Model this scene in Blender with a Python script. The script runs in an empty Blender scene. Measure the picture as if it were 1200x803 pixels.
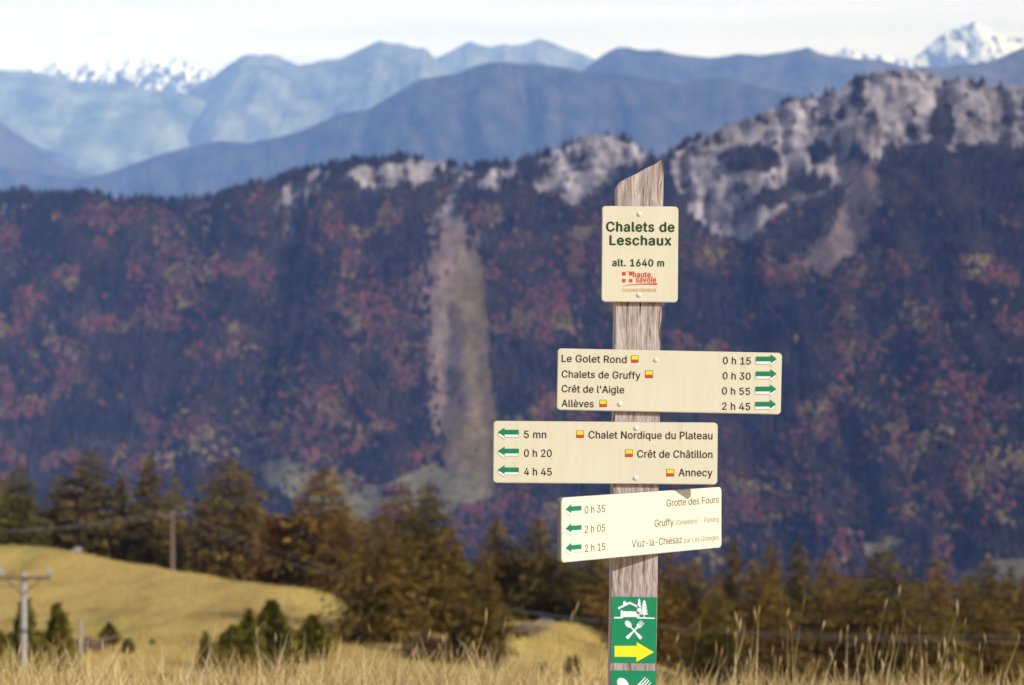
import bpy, bmesh, math, random
import numpy as np
from mathutils import Matrix, Vector
from mathutils.geometry import delaunay_2d_cdt

R = math.radians
SC = bpy.context.scene
COL = SC.collection
rng = np.random.default_rng(7)
random.seed(7)

# ------------------------------------------------------------------ camera, light, exposure
EYE = 1.65
LENS, SENSOR = 50.0, 23.6
F = 1200.0 * LENS / SENSOR            # focal length in photo pixels
CX, CY = 600.0, 401.5
cam_d = bpy.data.cameras.new('camera')
cam_d.lens = LENS; cam_d.sensor_width = SENSOR
cam_d.clip_start = 0.1; cam_d.clip_end = 120000
cam_d.dof.use_dof = True; cam_d.dof.focus_distance = 5.55; cam_d.dof.aperture_fstop = 3.1
cam_d.dof.aperture_blades = 7
cam = bpy.data.objects.new('camera', cam_d); COL.objects.link(cam)
cam.location = (0, 0, EYE); cam.rotation_euler = (R(90), 0, 0)
SC.camera = cam

SUN_DIR = Vector((0.66, -0.58, 0.43)).normalized()      # towards the sun
SUN_EL = math.asin(SUN_DIR.z); SUN_AZ = math.atan2(SUN_DIR.x, SUN_DIR.y)
sd = bpy.data.lights.new('sun', 'SUN'); sd.energy = 5.0; sd.angle = R(0.6); sd.color = (0.70, 0.78, 1.0)
sun = bpy.data.objects.new('sun', sd); COL.objects.link(sun)
sun.rotation_euler = (-SUN_DIR).to_track_quat('-Z', 'Y').to_euler()

W = bpy.data.worlds.new('World'); SC.world = W; W.use_nodes = True
def world():
    nt = W.node_tree; nt.nodes.clear(); N = nt.nodes.new; L = nt.links.new
    out = N('ShaderNodeOutputWorld'); bg = N('ShaderNodeBackground'); bg.inputs['Strength'].default_value = 0.1
    sky = N('ShaderNodeTexSky'); sky.sky_type = 'NISHITA'; sky.sun_disc = False
    sky.sun_elevation = SUN_EL; sky.sun_rotation = SUN_AZ; sky.altitude = 1640
    tc = N('ShaderNodeTexCoord'); sep = N('ShaderNodeSeparateXYZ'); L(tc.outputs['Generated'], sep.inputs[0])
    # thin bright cloud veil, banded near the horizon
    mp = N('ShaderNodeMapping'); mp.inputs['Scale'].default_value = (3.0, 3.0, 55.0); L(tc.outputs['Generated'], mp.inputs[0])
    nz = N('ShaderNodeTexNoise'); nz.inputs['Scale'].default_value = 1.6; nz.inputs['Detail'].default_value = 5
    nz.inputs['Roughness'].default_value = 0.55
    L(mp.outputs[0], nz.inputs['Vector'])
    rp = N('ShaderNodeValToRGB'); rp.color_ramp.elements[0].position = 0.36; rp.color_ramp.elements[1].position = 0.58
    L(nz.outputs['Fac'], rp.inputs[0])
    el = N('ShaderNodeMapRange'); L(sep.outputs['Z'], el.inputs['Value'])
    el.inputs['From Min'].default_value = 0.16; el.inputs['From Max'].default_value = 0.5
    el.inputs['To Min'].default_value = 1.0; el.inputs['To Max'].default_value = 0.25
    veil = N('ShaderNodeMix'); veil.data_type = 'RGBA'
    veil.inputs[6].default_value = (8.0, 9.5, 15.2, 1); veil.inputs[7].default_value = (9.2, 10.4, 16.6, 1)
    L(rp.outputs['Color'], veil.inputs[0])
    mx = N('ShaderNodeMix'); mx.data_type = 'RGBA'
    L(el.outputs['Result'], mx.inputs[0]); L(sky.outputs[0], mx.inputs[6]); L(veil.outputs[2], mx.inputs[7])
    L(mx.outputs[2], bg.inputs['Color']); L(bg.outputs[0], out.inputs['Surface'])
world()

SC.view_settings.view_transform = 'Standard'; SC.view_settings.look = 'None'
SC.view_settings.gamma = 1.0; SC.view_settings.exposure = 0.28
SC.view_settings.use_curve_mapping = False
SC.render.engine = 'CYCLES'
SC.cycles.use_denoising = True
SC.cycles.max_bounces = 6; SC.cycles.transparent_max_bounces = 8; SC.cycles.volume_bounces = 0

HAZE_DENSITY = 4.9e-5

# ------------------------------------------------------------------ small helpers
def hash2(i, j, s):
    n = (i.astype(np.int64) * 374761393 + j.astype(np.int64) * 668265263 + int(s) * 2147483647) & 0xffffffff
    n = ((n ^ (n >> 13)) * 1274126177) & 0xffffffff
    n = (n ^ (n >> 16)) & 0xffffff
    return n / float(0xffffff)
def vnoise(x, y, s=0):
    xi = np.floor(x); yi = np.floor(y); xf = x - xi; yf = y - yi
    u = xf * xf * (3 - 2 * xf); v = yf * yf * (3 - 2 * yf)
    xi = xi.astype(np.int64); yi = yi.astype(np.int64)
    a = hash2(xi, yi, s); b = hash2(xi + 1, yi, s); c = hash2(xi, yi + 1, s); d = hash2(xi + 1, yi + 1, s)
    return (a * (1 - u) + b * u) * (1 - v) + (c * (1 - u) + d * u) * v
def fbm(x, y, s=0, octv=4, gain=0.5):
    x = np.asarray(x, float); y = np.asarray(y, float)
    t = np.zeros(np.broadcast(x, y).shape); a = 1.0; n = 0.0
    for o in range(octv):
        t = t + a * vnoise(x * 2 ** o + 13.7 * o, y * 2 ** o - 7.3 * o, s + o); n += a; a *= gain
    return t / n
def ridged(x, y, s=0, octv=4):
    t = 0; a = 1.0; n = 0.0
    for o in range(octv):
        t = t + a * (1 - np.abs(2 * vnoise(x * 2 ** o + 3.1 * o, y * 2 ** o + 9.2 * o, s + o) - 1)); n += a; a *= 0.5
    return t / n
def sstep(a, b, x):
    t = np.clip((x - a) / (b - a), 0, 1); return t * t * (3 - 2 * t)
def in_poly(poly, x, y):
    r = np.zeros(x.shape, bool); n = len(poly)
    for i in range(n):
        x0, y0 = poly[i]; x1, y1 = poly[(i + 1) % n]
        if y0 == y1: continue
        c = ((y0 > y) != (y1 > y)) & (x < (x1 - x0) * (y - y0) / (y1 - y0) + x0)
        r ^= c
    return r

def link(name, me, m=None, parent=None):
    if m is not None:
        for q in (m if isinstance(m, (list, tuple)) else [m]): me.materials.append(q)
    o = bpy.data.objects.new(name, me); COL.objects.link(o)
    if parent is not None: o.parent = parent
    return o
def np_mesh(name, v, f, smooth=False, mat_idx=None, colors=None):
    """v (N,3), f (M,k) index array"""
    me = bpy.data.meshes.new(name)
    v = np.ascontiguousarray(v, dtype=np.float32); f = np.ascontiguousarray(f, dtype=np.int32)
    me.vertices.add(len(v)); me.vertices.foreach_set('co', v.ravel())
    k = f.shape[1]
    me.loops.add(f.size); me.loops.foreach_set('vertex_index', f.ravel())
    me.polygons.add(len(f)); me.polygons.foreach_set('loop_start', np.arange(0, f.size, k, dtype=np.int32))
    if mat_idx is not None: me.polygons.foreach_set('material_index', np.ascontiguousarray(mat_idx, dtype=np.int32))
    me.polygons.foreach_set('use_smooth', np.full(len(f), smooth, dtype=bool))
    if colors is not None:
        a = me.attributes.new('tint', 'FLOAT_COLOR', 'POINT')
        c = np.ones((len(v), 4), np.float32); c[:, :3] = colors
        a.data.foreach_set('color', c.ravel())
    me.update(calc_edges=True); me.validate()
    return me
def grid_faces(nr, nc):
    i = np.arange(nr * nc).reshape(nr, nc)
    return np.stack([i[:-1, :-1], i[:-1, 1:], i[1:, 1:], i[1:, :-1]], -1).reshape(-1, 4)
def bm_obj(name, bm, m, parent=None, smooth=False):
    me = bpy.data.meshes.new(name); bm.normal_update(); bm.to_mesh(me); bm.free()
    if smooth:
        for p in me.polygons: p.use_smooth = True
    return link(name, me, m, parent)
def empty(name, loc):
    o = bpy.data.objects.new(name, None); COL.objects.link(o); o.location = loc; o.empty_display_size = 0.3; return o
def tag(o, label=None, cat=None, group=None, kind=None):
    for k, q in (('label', label), ('category', cat), ('group', group), ('kind', kind)):
        if q: o[k] = q
    return o
def tube(bm, pts, rad, n=8):
    pts = [Vector(p) for p in pts]; rings = []
    rad = rad if isinstance(rad, (list, tuple)) else [rad] * len(pts)
    for i, p in enumerate(pts):
        d = (pts[min(i + 1, len(pts) - 1)] - pts[max(i - 1, 0)]).normalized()
        u = d.orthogonal().normalized() if i == 0 else (u - d * u.dot(d)).normalized()
        w = d.cross(u)
        rings.append([bm.verts.new(p + (u * math.cos(2 * math.pi * k / n) + w * math.sin(2 * math.pi * k / n)) * rad[i]) for k in range(n)])
    for a, b in zip(rings, rings[1:]):
        for k in range(n): bm.faces.new((a[k], a[(k + 1) % n], b[(k + 1) % n], b[k]))
    bm.faces.new(rings[0][::-1]); bm.faces.new(rings[-1])
def box(bm, c, s, rot=None):
    M = Matrix.Translation(c) @ (rot or Matrix()) @ Matrix.Diagonal((*s, 1))
    return bmesh.ops.create_cube(bm, size=1, matrix=M)['verts']

class NT:
    """tiny node builder"""
    def __init__(s, name):
        s.m = bpy.data.materials.new(name); s.m.use_nodes = True; s.t = s.m.node_tree; s.t.nodes.clear()
        s.out = s.n('ShaderNodeOutputMaterial')
    def n(s, t, **k):
        q = s.t.nodes.new(t)
        for a, b in k.items(): setattr(q, a, b)
        return q
    def l(s, a, b): s.t.links.new(a, b)
    def noise(s, vec, scale, detail=3, rough=0.5, dist=0.0):
        q = s.n('ShaderNodeTexNoise'); q.inputs['Scale'].default_value = scale; q.inputs['Detail'].default_value = detail
        q.inputs['Roughness'].default_value = rough; q.inputs['Distortion'].default_value = dist
        if vec is not None: s.l(vec, q.inputs['Vector'])
        return q.outputs['Fac']
    def ramp(s, fac, stops):
        q = s.n('ShaderNodeValToRGB'); e = q.color_ramp.elements
        while len(e) < len(stops): e.new(0.5)
        for k, (p, c) in enumerate(stops):
            e[k].position = p; e[k].color = (*c, 1) if len(c) == 3 else c
        s.l(fac, q.inputs[0]); return q.outputs['Color']
    def mix(s, fac, a, b, mode='MIX'):
        q = s.n('ShaderNodeMix', data_type='RGBA', blend_type=mode)
        for sock, v in ((q.inputs[0], fac), (q.inputs[6], a), (q.inputs[7], b)):
            if isinstance(v, (int, float)): sock.default_value = v
            elif isinstance(v, tuple): sock.default_value = (*v, 1)
            else: s.l(v, sock)
        return q.outputs[2]
    def coord(s, scale=None, which='Object'):
        tc = s.n('ShaderNodeTexCoord')
        if scale is None: return tc.outputs[which]
        mp = s.n('ShaderNodeMapping'); mp.inputs['Scale'].default_value = scale
        s.l(tc.outputs[which], mp.inputs[0]); return mp.outputs[0]
    def pos(s, scale=None):
        g = s.n('ShaderNodeNewGeometry')
        if scale is None: return g.outputs['Position']
        mp = s.n('ShaderNodeMapping'); mp.inputs['Scale'].default_value = scale
        s.l(g.outputs['Position'], mp.inputs[0]); return mp.outputs[0]
    def bsdf(s, color, rough=0.8, bump=None, bump_d=0.002, spec=0.3):
        b = s.n('ShaderNodeBsdfPrincipled'); b.inputs['Roughness'].default_value = rough
        b.inputs['Specular IOR Level'].default_value = spec
        if isinstance(color, tuple): b.inputs['Base Color'].default_value = (*color, 1)
        else: s.l(color, b.inputs['Base Color'])
        if bump is not None:
            q = s.n('ShaderNodeBump'); q.inputs['Distance'].default_value = bump_d; q.inputs['Strength'].default_value = 1
            s.l(bump, q.inputs['Height']); s.l(q.outputs[0], b.inputs['Normal'])
        s.l(b.outputs[0], s.out.inputs['Surface']); s.b = b
        return s.m

# ------------------------------------------------------------------ materials
def m_plain(name, c, rough=0.6, spec=0.3, var=0.08, scale=40):
    k = NT(name)
    n = k.noise(k.coord(), scale, 4)
    col = k.mix(n, tuple(x * (1 - var) for x in c), tuple(min(1, x * (1 + var)) for x in c))
    return k.bsdf(col, rough, spec=spec)

def m_wood():
    k = NT('weathered_wood')
    v = k.coord((1, 1, 0.07))
    warp = k.noise(k.coord((1, 1, 0.5)), 9, 3)
    vm = k.n('ShaderNodeVectorMath', operation='MULTIPLY_ADD')
    k.l(warp, vm.inputs[0]); vm.inputs[1].default_value = (0.035, 0.035, 0.0); k.l(v, vm.inputs[2])
    g1 = k.noise(vm.outputs[0], 95, 6, 0.65)
    g2 = k.noise(vm.outputs[0], 340, 4, 0.6)
    g3 = k.noise(k.coord((1, 1, 0.25)), 6, 3)
    c = k.ramp(g1, [(0.32, (0.17, 0.12, 0.10)), (0.43, (0.42, 0.325, 0.27)), (0.56, (0.64, 0.515, 0.435)), (0.72, (0.76, 0.63, 0.54))])
    c = k.mix(0.75, c, k.ramp(g2, [(0.33, (0.45, 0.42, 0.4)), (0.58, (1, 1, 1))]), 'MULTIPLY')
    c = k.mix(0.6, c, k.ramp(g3, [(0.35, (0.72, 0.70, 0.72)), (0.65, (1, 1, 1))]), 'MULTIPLY')
    # long drying cracks
    cr = k.noise(vm.outputs[0], 62, 2, 0.5)
    crk = k.ramp(cr, [(0.30, (1, 1, 1)), (0.34, (0, 0, 0))])
    c = k.mix(crk, c, (0.11, 0.08, 0.062))
    h = k.mix(0.5, g1, g2); h2 = k.mix(crk, h, (0.0, 0.0, 0.0))
    return k.bsdf(c, 0.9, h2, 0.003, 0.15)

def m_board(name, c):
    k = NT(name)
    n = k.noise(k.coord(), 7, 4)
    col = k.mix(n, tuple(x * 0.93 for x in c), tuple(min(1, x * 1.04) for x in c))
    st = k.noise(k.coord((1, 1, 0.15)), 30, 4)
    col = k.mix(0.35, col, k.ramp(st, [(0.35, (0.9, 0.88, 0.82)), (0.6, (1, 1, 1))]), 'MULTIPLY')
    sp = k.noise(k.coord(), 150, 2)                       # specks of dirt and runs below them
    col = k.mix(k.ramp(sp, [(0.70, (0, 0, 0)), (0.76, (0.8, 0.8, 0.8))]), col, (0.30, 0.24, 0.16))
    st2 = k.noise(k.coord((1, 1, 0.06)), 55, 3, 0.7)
    col = k.mix(0.5, col, k.ramp(st2, [(0.30, (0.80, 0.76, 0.68)), (0.42, (1, 1, 1))]), 'MULTIPLY')
    return k.bsdf(col, 0.5, k.noise(k.coord(), 260, 2), 0.0002, 0.35)

def m_sticker():
    k = NT('green_sticker_film')
    sp = k.noise(k.coord(), 210, 2)
    c = k.mix(k.noise(k.coord(), 18, 3), (0.004, 0.20, 0.075), (0.006, 0.27, 0.105))
    c = k.mix(k.ramp(sp, [(0.75, (0, 0, 0)), (0.79, (1, 1, 1))]), c, (0.55, 0.6, 0.5))
    return k.bsdf(c, 0.45, spec=0.4)

def m_leaf(name, cols, trans=0.25, rough=0.75, clump=0.4, patch=None):
    """foliage: per-spray variation and clumps; cols dark, mid, light"""
    k = NT(name)
    g = k.n('ShaderNodeNewGeometry'); oi = k.n('ShaderNodeObjectInfo')
    c1 = k.ramp(g.outputs['Random Per Island'], [(0.0, cols[0]), (0.5, cols[1]), (1.0, cols[2])])
    n = k.noise(k.pos((1, 0.16, 0)), patch, 5, 0.62) if patch else k.noise(k.coord(), 0.9, 3)
    c = k.mix(clump, c1, k.ramp(n, [(0.35, (0.45, 0.45, 0.5)), (0.65, (1.25, 1.2, 1.0))]), 'MULTIPLY')
    c = k.mix(0.55, c, k.ramp(oi.outputs['Random'], [(0.0, (0.65, 0.75, 0.8)), (0.5, (1, 1, 1)), (1.0, (1.45, 1.25, 0.9))]), 'MULTIPLY')
    b = k.n('ShaderNodeBsdfPrincipled'); b.inputs['Roughness'].default_value = rough; b.inputs['Specular IOR Level'].default_value = 0.15
    k.l(c, b.inputs['Base Color'])
    t = k.n('ShaderNodeBsdfTranslucent'); k.l(c, t.inputs['Color'])
    mx = k.n('ShaderNodeMixShader'); mx.inputs[0].default_value = trans
    k.l(b.outputs[0], mx.inputs[1]); k.l(t.outputs[0], mx.inputs[2]); k.l(mx.outputs[0], k.out.inputs['Surface'])
    return k.m

def m_tint(name, rough=0.9, vary=0.5, scale=0.35, trans=0.0):
    k = NT(name)
    a = k.n('ShaderNodeAttribute', attribute_name='tint')
    n = k.noise(k.pos(), scale, 4)
    c = k.mix(vary, a.outputs['Color'], k.ramp(n, [(0.3, (0.5, 0.5, 0.52)), (0.7, (1.35, 1.3, 1.25))]), 'MULTIPLY')
    return k.bsdf(c, rough, spec=0.1)

def m_terrain():
    k = NT('mountain_ground')
    a = k.n('ShaderNodeAttribute', attribute_name='tint')
    n1 = k.noise(k.pos((1, 0.6, 0.16)), 0.075, 6, 0.62)
    n2 = k.noise(k.pos((1, 1, 0.5)), 0.22, 4, 0.6)
    c = k.mix(0.8, a.outputs['Color'], k.ramp(n1, [(0.34, (0.45, 0.43, 0.45)), (0.5, (0.95, 0.93, 0.92)), (0.68, (1.35, 1.33, 1.3))]), 'MULTIPLY')
    c = k.mix(0.6, c, k.ramp(n2, [(0.35, (0.55, 0.53, 0.55)), (0.62, (1.15, 1.15, 1.15))]), 'MULTIPLY')
    return k.bsdf(c, 0.95, spec=0.05)

def m_ground():
    k = NT('dry_meadow_ground')
    n0 = k.noise(k.pos((1, 0.16, 0)), 0.10, 5, 0.62)
    n1 = k.noise(k.pos((1, 0.16, 0)), 0.26, 6, 0.65)
    n2 = k.noise(k.pos((1, 1, 0)), 1.7, 4, 0.65)
    c = k.ramp(n0, [(0.34, (0.34, 0.20, 0.058)), (0.44, (0.50, 0.325, 0.088)), (0.54, (0.54, 0.36, 0.098)), (0.64, (0.38, 0.295, 0.072))])
    c = k.mix(0.8, c, k.ramp(n1, [(0.32, (0.48, 0.40, 0.38)), (0.46, (0.95, 0.93, 0.92)), (0.66, (1.15, 1.12, 1.08))]), 'MULTIPLY')
    c = k.mix(0.7, c, k.ramp(n2, [(0.32, (0.66, 0.6, 0.55)), (0.6, (1.1, 1.1, 1.1))]), 'MULTIPLY')
    # far below the pasture the ground is forest floor and valley fields
    y = k.n('ShaderNodeSeparateXYZ'); k.l(k.pos(), y.inputs[0])
    mr = k.n('ShaderNodeMapRange'); k.l(y.outputs['Y'], mr.inputs['Value'])
    mr.inputs['From Min'].default_value = 235; mr.inputs['From Max'].default_value = 330
    c = k.mix(mr.outputs[0], c, k.ramp(k.noise(k.pos(), 0.01, 5), [(0.4, (0.03, 0.035, 0.018)), (0.6, (0.09, 0.085, 0.035))]))
    return k.bsdf(c, 0.95, n2, 0.12, 0.05)

def m_range(name, low, high, snow=None, scale=0.004, cover=-0.06):
    k = NT(name)
    n = k.noise(k.pos((1, 0.5, 1)), scale, 7, 0.6)
    n2 = k.noise(k.pos((1, 0.3, 0.25)), scale * 4, 5, 0.6)
    c = k.ramp(n, [(0.36, low), (0.62, high)])
    c = k.mix(0.5, c, k.ramp(n2, [(0.32, (0.5, 0.5, 0.52)), (0.66, (1.3, 1.25, 1.2))]), 'MULTIPLY')
    if snow:
        z0, z1 = snow
        sp = k.n('ShaderNodeSeparateXYZ'); k.l(k.pos(), sp.inputs[0])
        g = k.n('ShaderNodeNewGeometry'); gn = k.n('ShaderNodeSeparateXYZ'); k.l(g.outputs['Normal'], gn.inputs[0])
        mr = k.n('ShaderNodeMapRange'); k.l(sp.outputs['Z'], mr.inputs['Value']); mr.inputs['From Min'].default_value = z0; mr.inputs['From Max'].default_value = z1
        mr.inputs['To Min'].default_value = -0.42; mr.inputs['To Max'].default_value = cover
        ad = k.n('ShaderNodeMath', operation='ADD'); k.l(mr.outputs[0], ad.inputs[0]); k.l(n2, ad.inputs[1])
        ad2 = k.n('ShaderNodeMath', operation='MULTIPLY_ADD'); k.l(gn.outputs['Z'], ad2.inputs[0]); ad2.inputs[1].default_value = 0.35; k.l(ad.outputs[0], ad2.inputs[2])
        c = k.mix(k.ramp(ad2.outputs[0], [(0.62, (0, 0, 0)), (0.72, (1, 1, 1))]), c, (0.88, 0.87, 0.86))
    return k.bsdf(c, 0.95, spec=0.05)

MAT = dict(
    wood=m_wood(), wood_pole=m_plain('grey_pole_wood', (0.36, 0.31, 0.29), 0.9, 0.1, 0.3, 8), brown_pole=m_plain('brown_pole_wood', (0.17, 0.115, 0.08), 0.9, 0.1, 0.3, 8),
    board=m_board('cream_board', (0.74, 0.65, 0.45)), board_edge=m_plain('board_core', (0.24, 0.19, 0.17), 0.8),
    pale_board=m_board('pale_cream_board', (0.80, 0.74, 0.54)),
    ink_green=m_plain('dark_green_ink', (0.018, 0.052, 0.010)), ink_brown=m_plain('dark_brown_ink', (0.032, 0.013, 0.009)),
    ink_faded=m_plain('faded_brown_ink', (0.13, 0.075, 0.05)), ink_pale=m_plain('pale_brown_ink', (0.36, 0.27, 0.18)),
    arrow_green=m_plain('arrow_green', (0.006, 0.20, 0.075)), white=m_plain('white_print', (0.82, 0.80, 0.72)), line=m_plain('thin_brown_line', (0.28, 0.16, 0.08)),
    yellow=m_plain('yellow_print', (0.80, 0.66, 0.02)), red=m_plain('red_print', (0.62, 0.06, 0.02)), orange=m_plain('orange_print', (0.62, 0.27, 0.09)),
    frame=m_plain('waymark_edge', (0.12, 0.08, 0.02)), screw=m_plain('screw_plastic', (0.74, 0.70, 0.56), 0.35, 0.5), screw_hole=m_plain('screw_hole', (0.20, 0.17, 0.12)),
    sticker=m_sticker(), sticker_white=m_plain('sticker_white', (0.84, 0.84, 0.80), 0.4), sticker_yellow=m_plain('sticker_yellow', (0.86, 0.76, 0.02), 0.4),
    zinc=m_plain('zinc_steel', (0.35, 0.35, 0.36), 0.5, 0.5), iron=m_plain('dark_iron', (0.05, 0.045, 0.045), 0.6), porcelain=m_plain('blue_glass_insulator', (0.26, 0.33, 0.37), 0.25, 0.5),
    wire=m_plain('grey_wire', (0.36, 0.33, 0.32), 0.5, 0.4),
    needle=m_leaf('spruce_needles', [(0.055, 0.033, 0.008), (0.155, 0.092, 0.017), (0.29, 0.178, 0.030)]),
    needle_green=m_leaf('green_spruce_needles', [(0.062, 0.048, 0.009), (0.155, 0.115, 0.017), (0.27, 0.195, 0.030)]),
    bush=m_leaf('juniper_leaves', [(0.08, 0.066, 0.010), (0.19, 0.15, 0.02), (0.31, 0.24, 0.04)]),
    rust=m_leaf('rust_leaves', [(0.13, 0.055, 0.015), (0.24, 0.105, 0.024), (0.34, 0.165, 0.035)], 0.35),
    dry=m_leaf('dry_twigs', [(0.10, 0.06, 0.035), (0.17, 0.11, 0.06), (0.26, 0.17, 0.09)], 0.2),
    bark=m_plain('bark', (0.13, 0.085, 0.06), 0.95, 0.05, 0.4, 5),
    grass=m_leaf('dry_grass_blades', [(0.34, 0.21, 0.075), (0.62, 0.45, 0.19), (0.85, 0.70, 0.40)], 0.35),
    turf=m_leaf('short_turf', [(0.38, 0.235, 0.06), (0.54, 0.35, 0.092), (0.66, 0.46, 0.145)], 0.3, clump=0.8, patch=0.13),
    stone=m_plain('pale_limestone', (0.26, 0.235, 0.21), 0.95, 0.1, 0.4, 4), terrain=m_terrain(), ground=m_ground(),
    tree_far=m_tint('far_tree_crowns', 0.9, 0.5, 0.12),
)

# ------------------------------------------------------------------ ground sheet
def zpx(py, d): return EYE - (py - CY) / F * d
def xpx(px, d): return (px - CX) / F * d
def ctl():
    P = []
    for x in (-14, -5, 0, 5, 14):
        for y, z in ((-40, 0.3), (-10, 0.0), (0, 0.0), (5.5, -0.03), (8, -0.11), (10, -0.21), (12, -0.44), (15, -0.95), (20, -2.25), (32, -5.2)):
            P.append((x, y, z))
    for px, py, d in (  # seen pasture: photo position and distance
        (-200, 764, 90), (0, 764, 90), (200, 764, 92), (400, 770, 92), (-200, 735, 120), (0, 735, 120), (200, 738, 120), (370, 742, 118),
        (0, 690, 160), (150, 693, 160), (280, 707, 146), (-150, 652, 205), (0, 645, 203), (100, 650, 200), (200, 668, 190), (250, 675.5, 181), (300, 683, 172), (350, 692, 164), (400, 704, 156), (418, 718, 150),
        (490, 732, 132), (525, 719, 124), (560, 728, 118), (600, 737, 140), (660, 741, 138), (720, 748, 134), (640, 766, 108), (560, 776, 102), (-200, 672, 182), (-60, 668, 182), (60, 668, 182), (150, 676, 178), (200, 684, 172), (-100, 700, 152), (600, 751, 126), (650, 754, 125), (700, 758, 122), (560, 735, 132), (720, 760, 118), (250, 693, 160), (340, 712, 142), (400, 722, 136), (640, 792, 84), (480, 785, 85)):
        P.append((xpx(px, d), d, zpx(py, d)))
    for px, z, d in ((-150, -24.5, 225), (0, -24, 222), (100, -23.5, 220), (200, -24, 210), (300, -23.5, 198), (400, -23, 184), (460, -20.2, 158), (480, -18.0, 145), (640, -20.5, 165), (720, -20.5, 160),
                     (28, -13.2, 70), (200, -12.0, 72), (400, -11.5, 72), (640, -11.4, 66), (800, -13.0, 75), (1000, -13.2, 75), (1200, -12.9, 80), (850, -17.5, 105), (1000, -18.0, 105), (1180, -17.5, 108),
                     (800, -21.5, 135), (950, -22.5, 140), (1100, -23, 140), (1250, -23, 140), (900, -29, 190), (1200, -30, 190), (500, -28, 210), (0, -34, 260), (300, -35, 260), (700, -38, 260), (1200, -40, 260)):
        P.append((xpx(px, d), d, z))
    for x, y, z in ((-110, 0, -1), (110, 0, -1), (-110, 60, -8), (110, 60, -10), (-110, 140, -16), (110, 140, -24), (-110, 250, -32), (110, 250, -40), (-60, -40, 1), (60, -40, 1), (-40, 30, -4), (40, 30, -4.6), (-60, 5, -0.5), (60, 5, -0.5)):
        P.append((x, y, z))
    return np.array(P)
CT = ctl()
def _k(r2): return np.where(r2 > 1e-9, 0.5 * r2 * np.log(np.maximum(r2, 1e-9)), 0)
_S = 50.0
def _fit():
    q = CT[:, :2] / _S; n = len(q)
    A = np.zeros((n + 3, n + 3)); A[:n, :n] = _k(((q[:, None] - q[None]) ** 2).sum(-1)) + np.eye(n) * 2e-4
    A[:n, n] = 1; A[:n, n + 1:] = q; A[n, :n] = 1; A[n + 1:, :n] = q.T
    return np.linalg.solve(A, np.r_[CT[:, 2], 0, 0, 0])
_Wt = _fit()
def ground_z(x, y):
    x = np.asarray(x, float); y = np.asarray(y, float); sh = x.shape
    x = x.ravel(); y = y.ravel()
    xc = np.clip(x, -110, 110); yc = np.clip(y, -40, 258)
    out = np.empty(len(x)); q = CT[:, :2] / _S; n = len(q)
    for s in range(0, len(x), 20000):
        a = np.stack([xc[s:s + 20000], yc[s:s + 20000]], -1) / _S
        out[s:s + 20000] = _k(((a[:, None] - q[None]) ** 2).sum(-1)) @ _Wt[:n] + _Wt[n] + a @ _Wt[n + 1:]
    out += (fbm(x / 7, y / 7, 3, 4) - 0.5) * 0.5 * sstep(14, 70, y) + (fbm(x / 1.3, y / 1.3, 5, 3) - 0.5) * 0.16
    far = np.maximum(y - 258, 0)
    drop = 430 * (1 - np.exp(-far * 0.42 / 430))
    side = np.maximum(np.abs(x) - 110, 0)
    out = out - drop - 60 * (1 - np.exp(-side * 0.1 / 60))
    out = np.maximum(out, -470 + 10 * fbm(x / 900, y / 900, 9, 2))
    return out.reshape(sh)
def gz(x, y): return float(ground_z(np.array([x]), np.array([y]))[0])

def build_ground():
    def geo(a, b, n): return list(np.geomspace(a, b, n))[1:]
    half = list(np.arange(0, 14, 0.6)) + list(np.arange(14, 112, 1.6)) + geo(112, 40000, 34)
    xs = np.array([-q for q in half[::-1]][:-1] + half)
    ys = np.array([-q for q in geo(60, 6000, 12)[::-1]] + list(np.arange(-60, 0, 4)) + list(np.arange(0, 30, 0.6)) + list(np.arange(30, 262, 1.6)) + geo(262, 60000, 50))
    X, Y = np.meshgrid(xs, ys)
    Z = ground_z(X, Y)
    v = np.stack([X, Y, Z], -1).reshape(-1, 3)
    me = np_mesh('ground', v, grid_faces(len(ys), len(xs)), True)
    return tag(link('ground', me, MAT['ground']), kind='structure')
build_ground()

# ------------------------------------------------------------------ mountains
def interp_crest(pts, px):
    p = np.array(pts, float); return np.interp(px, p[:, 0], p[:, 1])

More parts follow.
